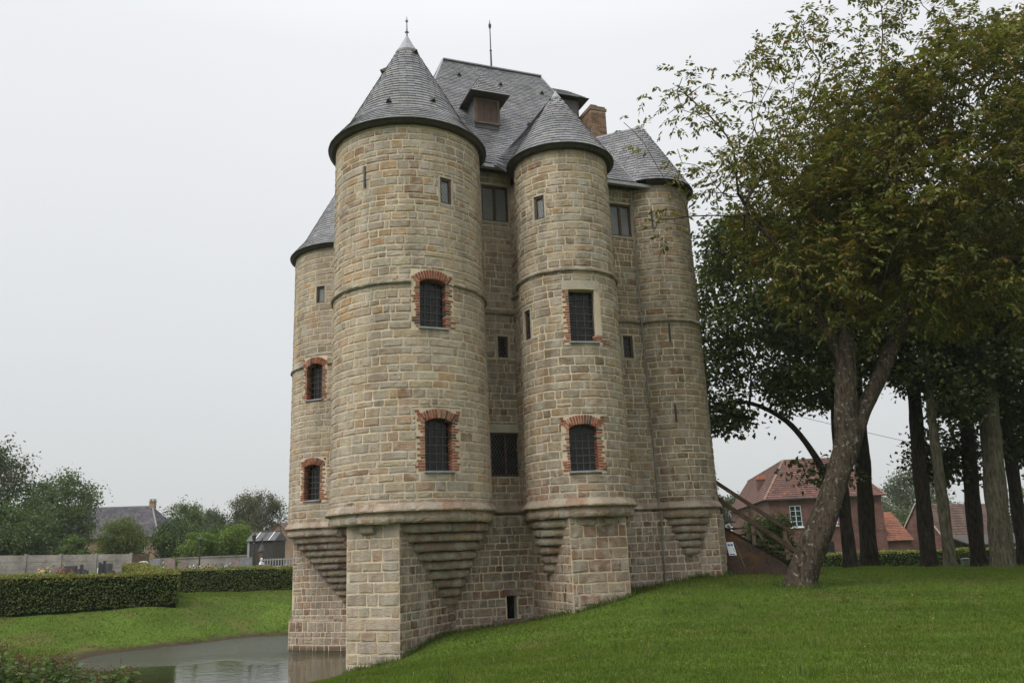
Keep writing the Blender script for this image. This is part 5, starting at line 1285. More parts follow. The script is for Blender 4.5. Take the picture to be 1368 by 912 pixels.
hedge('clipped_hedge', 'square clipped beech hedge on the moat bank, turning a corner toward the graves', [(-33, 34.4, -.1, 1.42), (-21.5, 35.5, -.08, 1.40), (-15.25, 36.6, .03, 1.26), (-18.2, 42.0, .1, 1.42), (-21.0, 46.6, .3, 1.72)], 1.15, 91, dens=420, red=.22)
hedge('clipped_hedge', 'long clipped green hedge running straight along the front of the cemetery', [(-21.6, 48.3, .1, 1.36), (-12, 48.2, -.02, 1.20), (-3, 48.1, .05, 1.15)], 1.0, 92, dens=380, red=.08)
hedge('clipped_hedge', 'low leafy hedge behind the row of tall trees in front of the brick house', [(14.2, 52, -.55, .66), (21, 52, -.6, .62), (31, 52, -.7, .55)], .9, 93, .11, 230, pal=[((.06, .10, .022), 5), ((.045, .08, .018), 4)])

# ------------------------------------------------------------------ brick house beyond the trees
def frame2(o, e1, e2):
    o, e1, e2 = np.array(o, float), np.array(e1, float), np.array(e2, float); e1 /= np.linalg.norm(e1); e2 /= np.linalg.norm(e2)
    return lambda a, d, z: (o[0] + e1[0] * a + e2[0] * d, o[1] + e1[1] * a + e2[1] * d, z)
def fbox(mb, f, a0, a1, d0, d1, z0, z1, c=(1, 1, 1)):
    mb.hexa([f(a0, d0, z0), f(a1, d0, z0), f(a1, d1, z0), f(a0, d1, z0), f(a0, d0, z1), f(a1, d0, z1), f(a1, d1, z1), f(a0, d1, z1)], c)
RED = [((.125, .060, .048), 8), ((.150, .070, .052), 5), ((.105, .058, .050), 6), ((.185, .082, .055), 2), ((.088, .060, .054), 4)]
ORG = [((.21, .085, .052), 6), ((.175, .075, .052), 4), ((.25, .10, .055), 2)]
BRT = [((.12, .075, .06), 6), ((.15, .09, .07), 4), ((.10, .07, .06), 3)]
hf = frame2((22.04, 75), (1, -.06), (.14, .99))
house = thing('brick_house', 'two storey brick house with red tiled hipped roof behind the low hedge', 'house', hf(5, 4, -1.1))
q = MB(); fbox(q, hf, 0, 9.75, 0, 8, -1.5, 5.0); w1 = q.build('wall', M['housebrick'], house)
q = MB(); fbox(q, hf, 0.02, 4.8, 8, 32, -1.5, 4.99); q.build('wall', M['housebrick'], house)
q = MB(); fbox(q, hf, -.03, 9.78, -.04, -.002, 1.98, 2.12); fbox(q, hf, -.05, 9.8, -.06, -.003, 4.78, 4.98); q.build('brick_band', M['housebrick'], house)
E0, ER = 5.0, 8.75; o_ = .35
un = MB(); pts = [hf(-o_, -o_, E0), hf(9.75 + o_, -o_, E0), hf(9.75 + o_, 8 + o_, E0), hf(2.4, 4, ER), hf(7.3, 4, ER), hf(2.4, 31, ER), hf(-o_, 32, E0), hf(5.1, 32, E0), hf(5.1, 8 + o_, E0), hf(2.4, 31, ER)]
un.add([(p[0], p[1], p[2] - .03) for p in pts], [(0, 1, 4, 3), (1, 2, 4), (6, 0, 3, 5), (2, 8, 3, 4), (8, 7, 5, 3), (0, 6, 7, 8, 2, 1)])
hr = un.build('roof', M['soffit'], house)
tm = MB(); plane_slates(tm, pts[0], pts[1], pts[3], pts[4], .30, .25, RED, .05); plane_slates(tm, pts[1], pts[2], pts[4], pts[4], .30, .25, RED, .05); plane_slates(tm, pts[6], pts[0], pts[5], pts[3], .30, .3, RED, .05); plane_slates(tm, pts[2], pts[8], pts[4], pts[3], .4, .4, RED, .05)
tm.build('tile_courses', M['redtile'], hr, kind='stuff')
q = MB()
for a, b_ in ((pts[0], pts[3]), (pts[3], pts[4]), (pts[4], pts[1]), (pts[3], pts[5])):
    a, b_ = Vector(a), Vector(b_); k = int((b_ - a).length / .35)
    for i in range(k): q.bar(a + (b_ - a) * (i / k), a + (b_ - a) * ((i + .9) / k), .2, .11, c=pick(SLR, [((.22, .13, .10), 1), ((.16, .12, .10), 1)]))
q.build('ridge_tiles', M['redtile'], hr, kind='stuff')
q = MB(); q.bar(hf(-o_ - .04, -o_ - .05, E0 - .02), hf(9.75 + o_, -o_ - .05, E0 - .02), .12, .12); q.build('gutter', M['soffit'], house)
def house_window(parent, f, a0, a1, z0, z1, rows=4, door=False, cols=2):
    q = MB(); fbox(q, f, a0, a1, -.02, -.004, z0, z1); w = q.build('door' if door else 'window', M['glass'], parent)
    if not door:
        q = MB(); t_ = .055
        for x0, x1, y0, y1 in ((a0, a0 + t_, z0, z1), (a1 - t_, a1, z0, z1), (a0 + t_, a1 - t_, z0, z0 + t_), (a0 + t_, a1 - t_, z1 - t_, z1)): fbox(q, f, x0, x1, -.05, -.021, y0, y1)
        for i in range(1, cols): xm = a0 + (a1 - a0) * i / cols; fbox(q, f, xm - .04, xm + .04, -.049, -.021, z0 + t_, z1 - t_)
        for j in range(1, rows):
            zm_ = z0 + (z1 - z0) * j / rows
            for i in range(cols): fbox(q, f, a0 + (a1 - a0) * i / cols + .05, a0 + (a1 - a0) * (i + 1) / cols - .05, -.045, -.021, zm_ - .022, zm_ + .022)
        q.build('window_frame', M['white'] if door is None else M['frameblue'], w)
        q = MB(); fbox(q, f, a0 - .1, a1 + .1, -.14, -.003, z0 - .12, z0 - .003); q.build('window_sill', M['white'], w)
M['frameblue'] = pm('frameblue', (.42, .52, .54), rough=.5)
for a in (1.75, 4.75, 7.75): house_window(house, hf, a, a + .98, 2.6, 4.4)
for a in (1.75, 7.75): house_window(house, hf, a, a + .98, -.75, 1.15)
house_window(house, hf, 4.35, 5.2, -1.2, 1.2, door=True)
def chimney(parent, f, a, d, z0, z1, w=.7, pots=True):
    q = MB(); fbox(q, f, a, a + w, d, d + w, z0, z1); c = q.build('chimney', M['housebrick'], parent)
    q = MB(); fbox(q, f, a - .06, a + w + .06, d - .06, d + w + .06, z1 + .002, z1 + .12, (.3, .12, .07))
    if pots:
        for k in range(3): x = a + w * (.18 + .32 * k); fbox(q, f, x - .09, x + .09, d + .25, d + .43, z1 + .12, z1 + .42, (.36, .13, .07))
    q.build('chimney_pots', M['redtile'], c)
chimney(hr, hf, .55, 9.5, 5.5, 7.45, 1.0); chimney(hr, hf, 7.6, 4.2, 6.5, 8.55, .8)
# flags on the facade
for i, (a, cols3, lab) in enumerate(((6.02, ((.03, .05, .22), (.62, .62, .62), (.50, .04, .04)), 'blue white and red flag hanging beside the upper window of the brick house'), (5.72, ((.03, .06, .32),) * 3, 'plain blue flag hanging between two other flags on the brick house'), (5.40, ((.03, .10, .05), (.55, .5, .3), (.45, .05, .05)), 'dark green and red flag hanging at the wall nearest the leaning tree'))):
    fl = thing('flag', lab, 'flag', hf(a, -.3, 3.4), 'flags on the brick house')
    q = MB(); q.bar(hf(a, -.02, 3.2), hf(a + .04, -.75, 4.15), .03, .03); q.build('flagpole', M['greywood'], fl)
    q = MB()
    for k in range(3):
        for r in range(5):
            g0, g1 = r / 5, (r + 1) / 5
            P = lambda x, t_: hf(a + .02 + x * .17 + .04 * math.sin(t_ * 5 + k) - .1 * t_, -.62 - .05 * math.sin(x * 4 + t_ * 6), 4.0 - t_ * 1.15 - x * .07)
            q.quad(P(k, g1), P(k + 1, g1), P(k + 1, g0), P(k, g0), cols3[k])
    q.build('cloth', M['flower'], fl)

# little red roofed outbuilding, barn, open shelter
of = frame2((34.6, 84), (1, .02), (0, 1))
ob_ = thing('outbuilding', 'low outbuilding with bright orange tiled roof tucked between house and barn', 'outbuilding', of(1.8, 2, -1.2))
q = MB(); fbox(q, of, 0, 3.6, 0, 4, -1.5, 1.0); q.build('wall', M['housebrick'], ob_)
un = MB(); p4 = [of(-.2, -.3, 1.0), of(3.8, -.3, 1.0), of(3.8, 4, 3.85), of(-.2, 4, 3.85)]; un.add([(p[0], p[1], p[2] - .04) for p in p4] + [of(3.8, 4, .9), of(-.2, 4, .9)], [(0, 1, 2, 3), (1, 4, 2), (0, 3, 5)]); r_ = un.build('roof', M['soffit'], ob_)
tm = MB(); plane_slates(tm, p4[0], p4[1], p4[3], p4[2], .30, .25, ORG, .05); tm.build('tile_courses', M['redtile'], r_, kind='stuff')
q = MB(); fbox(q, of, .75, 1.45, .3, 1.6, 1.2, 2.35); d_o = q.build('dormer', M['housebrick'], ob_); q = MB(); fbox(q, of, .62, 1.58, .15, 1.9, 2.35, 2.45, (.2, .09, .06)); q.build('dormer_roof', M['redtile'], d_o)
bf = frame2((41.4, 83.5), (.8, .6), (-.6, .8))
barn = thing('barn', 'long brick barn with steep brown tiled roof and a pointed gable end', 'barn', bf(8, 2.5, -1.1))
q = MB(); q.add([bf(0, 0, -1.5), bf(0, 5, -1.5), bf(0, 5, .5), bf(0, 2.5, 4.35), bf(0, 0, .5), bf(18, 0, -1.5), bf(18, 5, -1.5), bf(18, 5, .5), bf(18, 2.5, 4.35), bf(18, 0, .5)], [(0, 4, 3, 2, 1), (5, 6, 7, 8, 9), (0, 5, 9, 4), (1, 2, 7, 6)]); q.build('wall', M['housebrick'], barn)
p4 = [bf(-.1, -.25, .3), bf(18.1, -.25, .3), bf(18.1, 2.5, 4.5), bf(-.1, 2.5, 4.5), bf(-.1, 5.25, .3), bf(18.1, 5.25, .3)]
un = MB(); un.add([(p[0], p[1], p[2] - .05) for p in p4], [(0, 1, 2, 3), (3, 2, 5, 4)]); r_ = un.build('roof', M['soffit'], barn)
tm = MB(); plane_slates(tm, p4[0], p4[1], p4[3], p4[2], .30, .28, BRT, .05); tm.build('tile_courses', M['redtile'], r_, kind='stuff')
q = MB(); q.bar(bf(-.12, 0 - .25, .36), bf(-.12, 2.5, 4.56), .1, .1); q.bar(bf(-.12, 5.25, .36), bf(-.12, 2.5, 4.56), .1, .1); q.build('verge', M['palestone'], barn)
q = MB(); fbox(q, bf, -.06, -.01, .3, 4.4, -1.3, -.05); q.build('metal_sheet', M['zinc'], barn)
sf = frame2((33.5, 64), (1, 0), (0, 1))
shl = thing('open_shelter', 'long low open shelter with thin grey roof in shade behind the trunks', 'shelter', sf(4, 1.5, -.8))
q = MB(); q.add([sf(0, 0, .55), sf(9, 0, .55), sf(9, 3.5, 1.25), sf(0, 3.5, 1.25), sf(0, 0, .65), sf(9, 0, .65), sf(9, 3.5, 1.35), sf(0, 3.5, 1.35)], [(3, 2, 1, 0), (4, 5, 6, 7), (0, 1, 5, 4), (1, 2, 6, 5), (2, 3, 7, 6), (3, 0, 4, 7)]); q.build('roof', M['soffit'], shl)
q = MB(); fbox(q, sf, 0, 9, 3.3, 3.45, -1.2, 1.2); q.build('back_wall', M['darkwood'], shl)
for k in range(4):
    q = MB(); fbox(q, sf, .1 + 2.9 * k, .25 + 2.9 * k, .1, .25, -1.2, .56); q.build('post', M['darkwood'], shl)
bn = thing('litter_bin', 'small grey litter bin on the grass beside the dark trunks', 'bin', (20.55, 40, h1(20.55, 40)))
q = MB(); bz = h1(20.55, 40); q.lathe(20.55, 40, [(.16, bz - .02), (.21, bz + .32)], 14); q.build('body', M['granite'], bn); q = MB(); q.lathe(20.55, 40, [(.225, bz + .322), (.225, bz + .36), (.13, bz + .40), (.0, bz + .41)], 14); q.build('lid', M['granite_dark'], bn)
q = MB(); cpts = []
for k in range(25):
    t_ = k / 24; x = 3 + 50 * t_; cpts.append((x, 60, 15.25 - .2745 * (x - 3) - .9 * 4 * t_ * (1 - t_) + .55))
q.tube(cpts, [.017] * 25, 5); tag(q.build('overhead_cable', M['iron'], origin=(3, 60, 0)), 'thin dark overhead cable sloping across the sky behind the tree trunks', 'cable')

# ------------------------------------------------------------------ farmhouse, outbuilding and cemetery on the far side of the moat
ff = frame2((-62, 97), (1, .02), (0, 1))
farm = thing('farmhouse', 'long low farmhouse with big purple grey slate roof beyond the cemetery wall', 'house', ff(10, 4, 2.2))
q = MB(); fbox(q, ff, 0, 20.3, 0, 8, 1, 4.85); q.build('wall', M['farmbrick'], farm)
p6 = [ff(-.4, -.4, 4.75), ff(20.8, -.4, 4.75), ff(20.8, 8.4, 4.75), ff(-.4, 8.4, 4.75), ff(2.6, 4, 8.6), ff(18.0, 4, 8.45)]
un = MB(); un.add([(p[0], p[1], p[2] - .04) for p in p6], [(0, 1, 5, 4), (1, 2, 5), (2, 3, 4, 5), (3, 0, 4), (3, 2, 1, 0)]); r_ = un.build('roof', M['underslate'], farm)
FSL = [((.075, .068, .082), 5), ((.060, .057, .068), 4), ((.095, .086, .098), 2)]
tm = MB(); plane_slates(tm, p6[0], p6[1], p6[4], p6[5], .24, .34, FSL, .03); plane_slates(tm, p6[1], p6[2], p6[5], p6[5], .24, .34, FSL, .03); tm.build('slate_courses', M['redtile'], r_, kind='stuff')
q = MB(); q.bar(p6[4], p6[5], .2, .12); q.bar(p6[5], p6[1], .16, .1); q.build('ridge_tiles', M['granite'], r_)
q = MB(); fbox(q, ff, 17.75, 18.35, 3.7, 4.3, 7.6, 9.0); ch_ = q.build('chimney', M['farmbrick'], farm); q = MB(); fbox(q, ff, 17.68, 18.42, 3.63, 4.37, 9.0, 9.07); fbox(q, ff, 17.72, 18.38, 3.7, 4.3, 9.22, 9.27); fbox(q, ff, 17.8, 17.88, 3.8, 4.2, 9.07, 9.22); fbox(q, ff, 18.22, 18.3, 3.8, 4.2, 9.07, 9.22); q.build('chimney_cap', M['palestone'], ch_)
for a in (15.2, 18.2):
    house_window(farm, ff, a, a + 1.0, 2.6, 4.0, 3)
gf = frame2((-22.9, 74), (1, 0), (0, 1))
gb = thing('outbuilding', 'small brick outbuilding with brown pitched roof behind the dark chapel', 'outbuilding', gf(1.8, 3, 1.3))
q = MB(); q.add([gf(0, 0, .8), gf(3.8, 0, .8), gf(3.8, 0, 2.7), gf(1.9, 0, 4.7), gf(0, 0, 2.7), gf(0, 6, .8), gf(3.8, 6, .8), gf(3.8, 6, 2.7), gf(1.9, 6, 4.7), gf(0, 6, 2.7)], [(0, 1, 2, 3, 4), (9, 8, 7, 6, 5), (1, 6, 7, 2), (0, 4, 9, 5)]); q.build('wall', M['farmbrick'], gb)
q = MB()
for sgn in (-1, 1):
    A0, B0, A1, B1 = gf(1.9 + sgn * 2.2, -.15, 2.42), gf(1.9 + sgn * 2.2, 6.15, 2.42), gf(1.9, -.15, 4.8), gf(1.9, 6.15, 4.8); q.add([A0, B0, B1, A1] + [(p[0], p[1], p[2] - .1) for p in (A0, B0, B1, A1)], [(0, 1, 2, 3), (7, 6, 5, 4), (0, 3, 7, 4), (1, 5, 6, 2), (0, 4, 5, 1)], (.15, .09, .07))
q.build('roof', M['redtile'], gb)
# concrete panel wall
cw = thing('concrete_wall', 'weathered concrete panel wall with posts along the back of the cemetery', 'wall', (-36, 60, 1.3))
X0, X1, NP_ = -52.0, -27.3, 10
for k in range(NP_ + 1):
    x = X0 + (X1 - X0) * k / NP_; zt = 2.95 - (x + 45) * .028; zb = h1(x, 60) - .2
    q = MB(); q.box(x - .09, x + .09, 59.9, 60.08, zb, zt + .06); q.build('post', M['concrete'], cw)
    if k < NP_:
        x2 = X0 + (X1 - X0) * (k + 1) / NP_; zt2 = 2.95 - (x2 + 45) * .028; zb2 = h1(x2, 60) - .2
        for r in range(3):
            f0, f1 = r / 3, (r + 1) / 3 - .012; A_ = lambda x_, b0, t0, f: (x_, b0 + (t0 - b0) * f)
            q = MB(); q.hexa([(x + .091, 59.95, zb + (zt - zb) * f0), (x2 - .091, 59.95, zb2 + (zt2 - zb2) * f0), (x2 - .091, 60.0, zb2 + (zt2 - zb2) * f0), (x + .091, 60.0, zb + (zt - zb) * f0),
                              (x + .091, 59.95, zb + (zt - zb) * f1), (x2 - .091, 59.95, zb2 + (zt2 - zb2) * f1), (x2 - .091, 60.0, zb2 + (zt2 - zb2) * f1), (x + .091, 60.0, zb + (zt - zb) * f1)]); q.build('panel', M['concrete'], cw)
gt = thing('wooden_gate', 'dark wooden plank gate at the end of the concrete wall', 'gate', (-26.6, 60, 1.2))
zb = h1(-26.6, 60)
for k in range(6):
    q = MB(); x = -27.15 + .19 * k; q.box(x, x + .18, 59.95, 59.98, zb + .02, 2.42); q.build('plank', M['darkwood'], gt)
for z in (zb + .3, 2.2): q = MB(); q.box(-27.15, -26.02, 59.981, 60.03, z, z + .1); q.build('rail', M['darkwood'], gt)
lw_ = thing('low_wall', 'low grey rendered wall continuing past the wooden gate', 'wall', (-23, 61, 1.1)); q = MB(); q.box(-26, -19.5, 61, 61.2, .7, 1.98); q.build('body', M['concrete'], lw_); q = MB(); q.box(-26.05, -19.45, 60.95, 61.25, 1.981, 2.06); q.build('coping', M['concrete'], lw_)
# dark chapel
kf = frame2((-19.15, 60), (1, 0), (0, 1))
kp = thing('chapel', 'small dark slate clad chapel with lead roof standing among the graves', 'chapel', kf(.9, 1.5, 1.1)); gz = h1(-18, 60) - .1
q = MB(); fbox(q, kf, .04, 1.82, 0, 3, gz, 2.98); kw = q.build('wall', M['soffit'], kp)
for k in range(8): q = MB(); z = gz + .05 + k * .23; fbox(q, kf, .17, 1.80, -.02, -.002, z, z + .215); q.build('cladding_board', M['iron'], kp)
q = MB(); fbox(q, kf, 0, .14, -.04, .1, gz, 3.0); q.build('corner_post', M['zinc'], kp)
q = MB(); q.add([kf(-.1, -.15, 2.96), kf(1.95, -.15, 2.96), kf(1.95, 1.5, 3.62), kf(-.1, 1.5, 3.62), kf(1.95, 3.15, 2.96), kf(-.1, 3.15, 2.96)], [(0, 1, 2, 3), (3, 2, 4, 5), (0, 5, 4, 1), (1, 4, 2), (0, 3, 5)]); kr = q.build('roof', M['slategrey'], kp)
q = MB(); q.bar(kf(-.14, 1.5, 3.64), kf(1.99, 1.5, 3.64), .2, .07, c=(.14, .08, .07)); q.build('ridge_cap', M['redtile'], kr)
for a, mt_ in ((.48, 'white'), (1.5, 'white'), (.98, 'iron')): q = MB(); q.bar(kf(a, -.14, 2.985), kf(a, 1.45, 3.615), .05 if mt_ == 'white' else .17, .02); q.build('roof_strip', M[mt_], kr)
q = MB(); q.bar(kf(1.85, 1.5, 3.6), kf(1.85, 1.5, 4.25), .05, .05); q.bar(kf(1.72, 1.5, 3.95), kf(1.98, 1.5, 3.95), .04, .04); q.build('cross', M['iron'], kr)
# lamp posts, lantern, statue
for x, y, zt, lab in ((-20.62, 55, 3.3, 'black iron lamp post rising in front of the bright green cemetery tree'), (-17.15, 55, 3.4, 'black iron lamp post standing in front of the dark chapel')):
    t_ = thing('lamp_post', lab, 'lamp post', (x, y, h1(x, y)), 'lamp posts in the cemetery'); b0 = h1(x, y)
    q = MB(); q.lathe(x, y, [(.12, b0 - .05), (.12, b0 + .25), (.07, b0 + .35), (.05, zt - .75), (.10, zt - .72), (.05, zt - .62)], 10); q.build('pole', M['iron'], t_)
    q = MB(); q.lathe(x, y, [(.07, zt - .62), (.15, zt - .22), (.17, zt - .2), (.06, zt - .05), (.02, zt)], 8); q.build('lantern', M['iron'], t_)
x, y = -16.62, 55; b0 = h1(x, y); t_ = thing('shrine', 'narrow dark grave shrine with amber door and pointed top', 'shrine', (x, y, b0))
q = MB(); q.box(x - .2, x + .2, y - .2, y + .2, b0 - .05, 2.2); q.build('body', M['iron'], t_); q = MB(); q.box(x - .11, x + .11, y - .22, y - .202, b0 + .35, 2.05, (.14, .075, .03)); q.build('door', M['flower'], t_); q = MB(); q.lathe(x, y, [(.27, 2.2), (.1, 2.55), (.05, 2.62), (.03, 3.0), (.0, 3.05)], 8); q.build('roof', M['iron'], t_)
x, y = -16.32, 54; b0 = h1(x, y); t_ = thing('statue', 'small white praying figure statue beside the grave shrine', 'statue', (x, y, b0))
q = MB(); q.lathe(x, y, [(.16, b0), (.15, b0 + .5), (.13, b0 + .55), (.12, b0 + .9), (.15, b0 + 1.02), (.05, b0 + 1.1), (.075, b0 + 1.2), (.06, b0 + 1.29), (.0, b0 + 1.32)], 12); q.bar((x - .12, y - .02, b0 + .95), (x - .02, y - .16, b0 + .78), .07, .07); q.bar((x + .12, y - .02, b0 + .95), (x + .02, y - .16, b0 + .78), .07, .07); q.build('figure', M['white'], t_, smooth=True)
# graves
GR = random.Random(77)
def grave(x, y, h, w, th, mat, lab, grp, slab=1.6, shape=0, rot=0.0):
    b0 = h1(x, y); t_ = thing('gravestone', lab, 'gravestone', (x, y, b0), grp)
    q = MB(); n = 8; prof = [(-w / 2, b0 - .05), (w / 2, b0 - .05), (w / 2, b0 + h * (.8 if shape else 1))]
    if shape: prof += [(w / 2 * math.cos(a), b0 + h * .8 + h * .2 * math.sin(a)) for a in [math.pi * k / n for k in range(1, n)]]
    prof += [(-w / 2, b0 + h * (.8 if shape else 1))]; k = len(prof); c_, s_ = math.cos(rot), math.sin(rot); tr = lambda px, d: (x + px * c_ - d * s_, y + px * s_ + d * c_)
    q.add([(*tr(px, 0), z) for px, z in prof] + [(*tr(px, th), z) for px, z in prof], [tuple(range(k)), tuple(range(2 * k - 1, k - 1, -1))] + [(i, k + i, k + (i + 1) % k, (i + 1) % k) for i in range(k)]); q.build('headstone', mat, t_)
    if slab:
        q = MB(); P = [(*tr(-w / 2, -slab), b0 - .05), (*tr(w / 2, -slab), b0 - .05), (*tr(w / 2, -.02), b0 - .05), (*tr(-w / 2, -.02), b0 - .05)]; q.hexa(P + [(p[0], p[1], b0 + .24) for p in P]); q.build('slab', mat, t_)
G_DARK = ('polished dark granite headstone standing upright among the graves', 'dark headstones in the cemetery'); G_GREY = ('plain grey stone headstone among the cemetery graves', 'grey headstones in the cemetery'); G_PINK = ('weathered pinkish headstone among the cemetery graves', 'pink headstones in the cemetery'); G_WHT = ('small white marble headstone among the cemetery graves', 'white headstones in the cemetery')
M['pinkgranite'] = pm('pinkgranite', (.22, .165, .15), rough=.5, n2=(50, .25))
for x, y, h in ((-24.6, 48.2, 1.25), (-24.2, 50.0, 1.35), (-24.05, 49.2, 1.25), (-23.55, 48.8, 1.15), (-22.9, 48.4, 1.0), (-25.2, 51.5, 1.1)): grave(x, y, h, .75, .14, M['granite_dark'], *G_DARK, 0, rot=R_(113))
grave(-25.1, 47.9, .5, 1.9, .8, M['granite_dark'], 'long low dark granite tomb slab with flowers on top behind the hedge', None, 0)
for k in range(34):
    x = GR.uniform(-27.5, -13.5); y = GR.uniform(51.5, 58.5); i = GR.choice((0, 1, 1, 2, 2, 3, 3)); mt_, lb = ((M['granite_dark'], G_DARK), (M['granite'], G_GREY), (M['pinkgranite'], G_PINK), (M['white'], G_WHT))[i]
    if abs(x + 20.6) < .5 or abs(x + 16.9) < .9: continue
    rnd = GR.random() < .5; lb = (('round topped ' if rnd else 'square topped ') + lb[0], lb[1] + (', round topped' if rnd else ', square topped'))
    grave(x, y, GR.uniform(.7, 1.1) * (.75 if i == 3 else 1), GR.uniform(.5, .85), .14, mt_, *lb, 0 if GR.random() < .3 else 1.6, rnd, R_(GR.uniform(-8, 8)))
# flower pots on the graves
def flowers(x, y, lab, grp, pal, n=55, r=.3, hgt=.35, z0=0.0):
    b0 = h1(x, y) + z0; rng = np.random.default_rng(int(abs(x * 131 + y * 17))); t_ = thing('flower_pot', lab, 'flowers', (x, y, b0), grp)
    q = MB(); q.lathe(x, y, [(.10, b0 - .03), (.15, b0 + .2)], 10, (.12, .07, .05)); q.build('pot', M['flower'], t_)
    P_ = np.array([x, y, b0 + .2 + hgt / 2]) + rng.normal(0, .5, (n, 3)) * np.array([r, r, hgt * .6]); D_ = unit(rng.normal(0, 1, (n, 3))); Nn = unit(np.cross(D_, rng.normal(0, 1, (n, 3)))); leaves_mesh('blooms', P_, D_, Nn, rng.uniform(.08, .16, n), rng.uniform(.07, .13, n), leafcol(rng, n, pal), M['flower'], t_)
YEL = [((.55, .36, .03), 3), ((.08, .13, .03), 4), ((.62, .5, .2), 1)]; REDF = [((.28, .04, .03), 3), ((.06, .11, .03), 5), ((.4, .18, .12), 1)]; WHF = [((.65, .62, .6), 4), ((.08, .12, .03), 3), ((.5, .3, .35), 1)]
for x, y in ((-26.9, 48.5), (-22.3, 48.6), (-21.9, 49.4), (-21.3, 48.9)): flowers(x, y, 'pot of yellow flowers on the graves behind the hedge corner', 'yellow grave flowers', YEL, 70, .38, .5, .35)
for x, y in ((-26.2, 48.6), (-25.6, 48.5), (-18.9, 52.5), (-19.6, 54)): flowers(x, y, 'pot of red flowers set on a grave', 'red grave flowers', REDF, 60, .34, .42, .35)
for x, y in ((-22.6, 49.6), (-21.0, 49.6), (-22.6, 54), (-23.3, 53), (-18.3, 53.5), (-14.5, 53), (-19.3, 52.6), (-13.8, 54), (-20.2, 53.1)): flowers(x, y, 'pot of white flowers set on a grave', 'white grave flowers', WHF, 60, .34, .42, .35)
rl_ = thing('metal_railing', 'grey metal railing between the chapel and the keep', 'railing', (-15, 53, .9))
for k in range(24): x = -16.0 + .17 * k; q = MB(); q.box(x - .025, x + .025, 53, 53.04, .7, 1.72); q.build('baluster', M['zinc'], rl_)
for z in (.95, 1.62): q = MB(); q.box(-16.1, -12.0, 52.98, 53.0 - .001, z, z + .06); q.build('rail', M['zinc'], rl_)

# ------------------------------------------------------------------ weeds on the near bank
def weeds(x, y, h, r, seed, lab, n=260, seeds=14):
    rng = np.random.default_rng(seed); b0 = h1(x, y); t_ = thing('weed_clump', lab, 'weeds', (x, y, b0), 'tall weeds on the near bank')
    mb = MB(); tops = []
    for k in range(seeds + 10):
        a = rng.uniform(0, 6.28); rr = r * rng.uniform(.1, 1); bx, by = x + rr * .7 * math.cos(a), y + rr * .7 * math.sin(a); hh = h * rng.uniform(.6, 1.02); tx, ty = x + rr * 1.1 * math.cos(a), y + rr * 1.1 * math.sin(a)
        mb.tube([(bx, by, b0 - .05), ((bx + tx) / 2, (by + ty) / 2, b0 + hh * .55), (tx, ty, b0 + hh)], [.012, .009, .005], 4, cap=False); tops.append((bx, by, tx, ty, hh))
    mb.build('stems', M['stem'], t_, kind='stuff')
    T = np.array(tops); i = rng.integers(0, len(T), n); f = rng.uniform(.25, .98, n); P_ = np.c_[T[i, 0] + (T[i, 2] - T[i, 0]) * f, T[i, 1] + (T[i, 3] - T[i, 1]) * f, b0 + T[i, 4] * f]
    a = rng.uniform(0, 6.28, n); D_ = unit(np.c_[np.cos(a), np.sin(a), rng.uniform(-.3, .6, n)]); Nn = unit(rng.normal(0, .4, (n, 3)) + np.array([0, 0, 1])); Nn = unit(Nn - D_ * (Nn * D_).sum(1, keepdims=True))
    leaves_mesh('foliage', P_, D_, Nn, rng.uniform(.08, .2, n), rng.uniform(.06, .12, n), leafcol(rng, n, [((.065, .115, .028), 5), ((.085, .14, .034), 4), ((.05, .085, .022), 3)]), M['leaf'], t_)
    m_ = seeds * 26; j = rng.integers(0, seeds, m_); P_ = np.c_[T[j, 2], T[j, 3], b0 + T[j, 4]] + rng.normal(0, 1, (m_, 3)) * np.array([.035, .035, .06]); D_ = unit(rng.normal(0, 1, (m_, 3)) + np.array([0, 0, .5])); Nn = unit(np.cross(D_, rng.normal(0, 1, (m_, 3))))
    sh_ = leaves_mesh('seed_heads', P_, D_, Nn, np.full(m_, .04), np.full(m_, .025), leafcol(rng, m_, [((.12, .065, .04), 4), ((.09, .075, .035), 3), ((.16, .09, .055), 2)]), M['leaf'], t_); sh_['kind'] = 'stuff'
M['stem'] = pm('stem', (.06, .075, .03), rough=.8)
WL = 'thick clump of dock and nettle with brown seed heads on the near moat bank'
for k, (x, y, h, r) in enumerate(((-10.6, 17.6, 1.05, .8), (-9.6, 17.2, 1.0, .8), (-9.9, 18.4, .95, .7), (-11.4, 18.6, 1.15, .9), (-8.9, 17.9, .85, .7), (-10.5, 19.2, .85, .7), (-9.1, 18.9, .65, .6), (-8.2, 17.4, .72, .6), (-12.4, 19.8, 1.1, .9), (-11.7, 20.2, .8, .7), (-8.4, 18.5, .5, .5))):
    weeds(x, y, h, r, 300 + k, WL, 420)

# ------------------------------------------------------------------ grass
rng = np.random.default_rng(9)
def scatter(n, y0, y1, pw=1.0):
    y = y0 + (y1 - y0) * rng.uniform(0, 1, n) ** pw; x = y * rng.uniform(-.70, .70, n); return x, y
xs, ys = [], []
for n, a, b_ in ((170000, 8.5, 17), (170000, 17, 30), (170000, 30, 52)):
    x, y = scatter(n, a, b_); xs.append(x); ys.append(y)
x, y = np.concatenate(xs), np.concatenate(ys)
du, dv = (x - CA[0]) * CU[0] + (y - CA[1]) * CU[1], (x - CA[0]) * CV[0] + (y - CA[1]) * CV[1]
z = H(x, y); keep = (z > -1.2 + .08 * np.sin(x * 2.3 + y)) & ~((du > .1) & (du < 8.4) & (dv > .1) & (dv < 9)) & ~((x > 5.6) & (x < 8.3) & (y > 24.6) & (y < 26.1))
x, y, z = x[keep], y[keep], z[keep]; n = len(x)
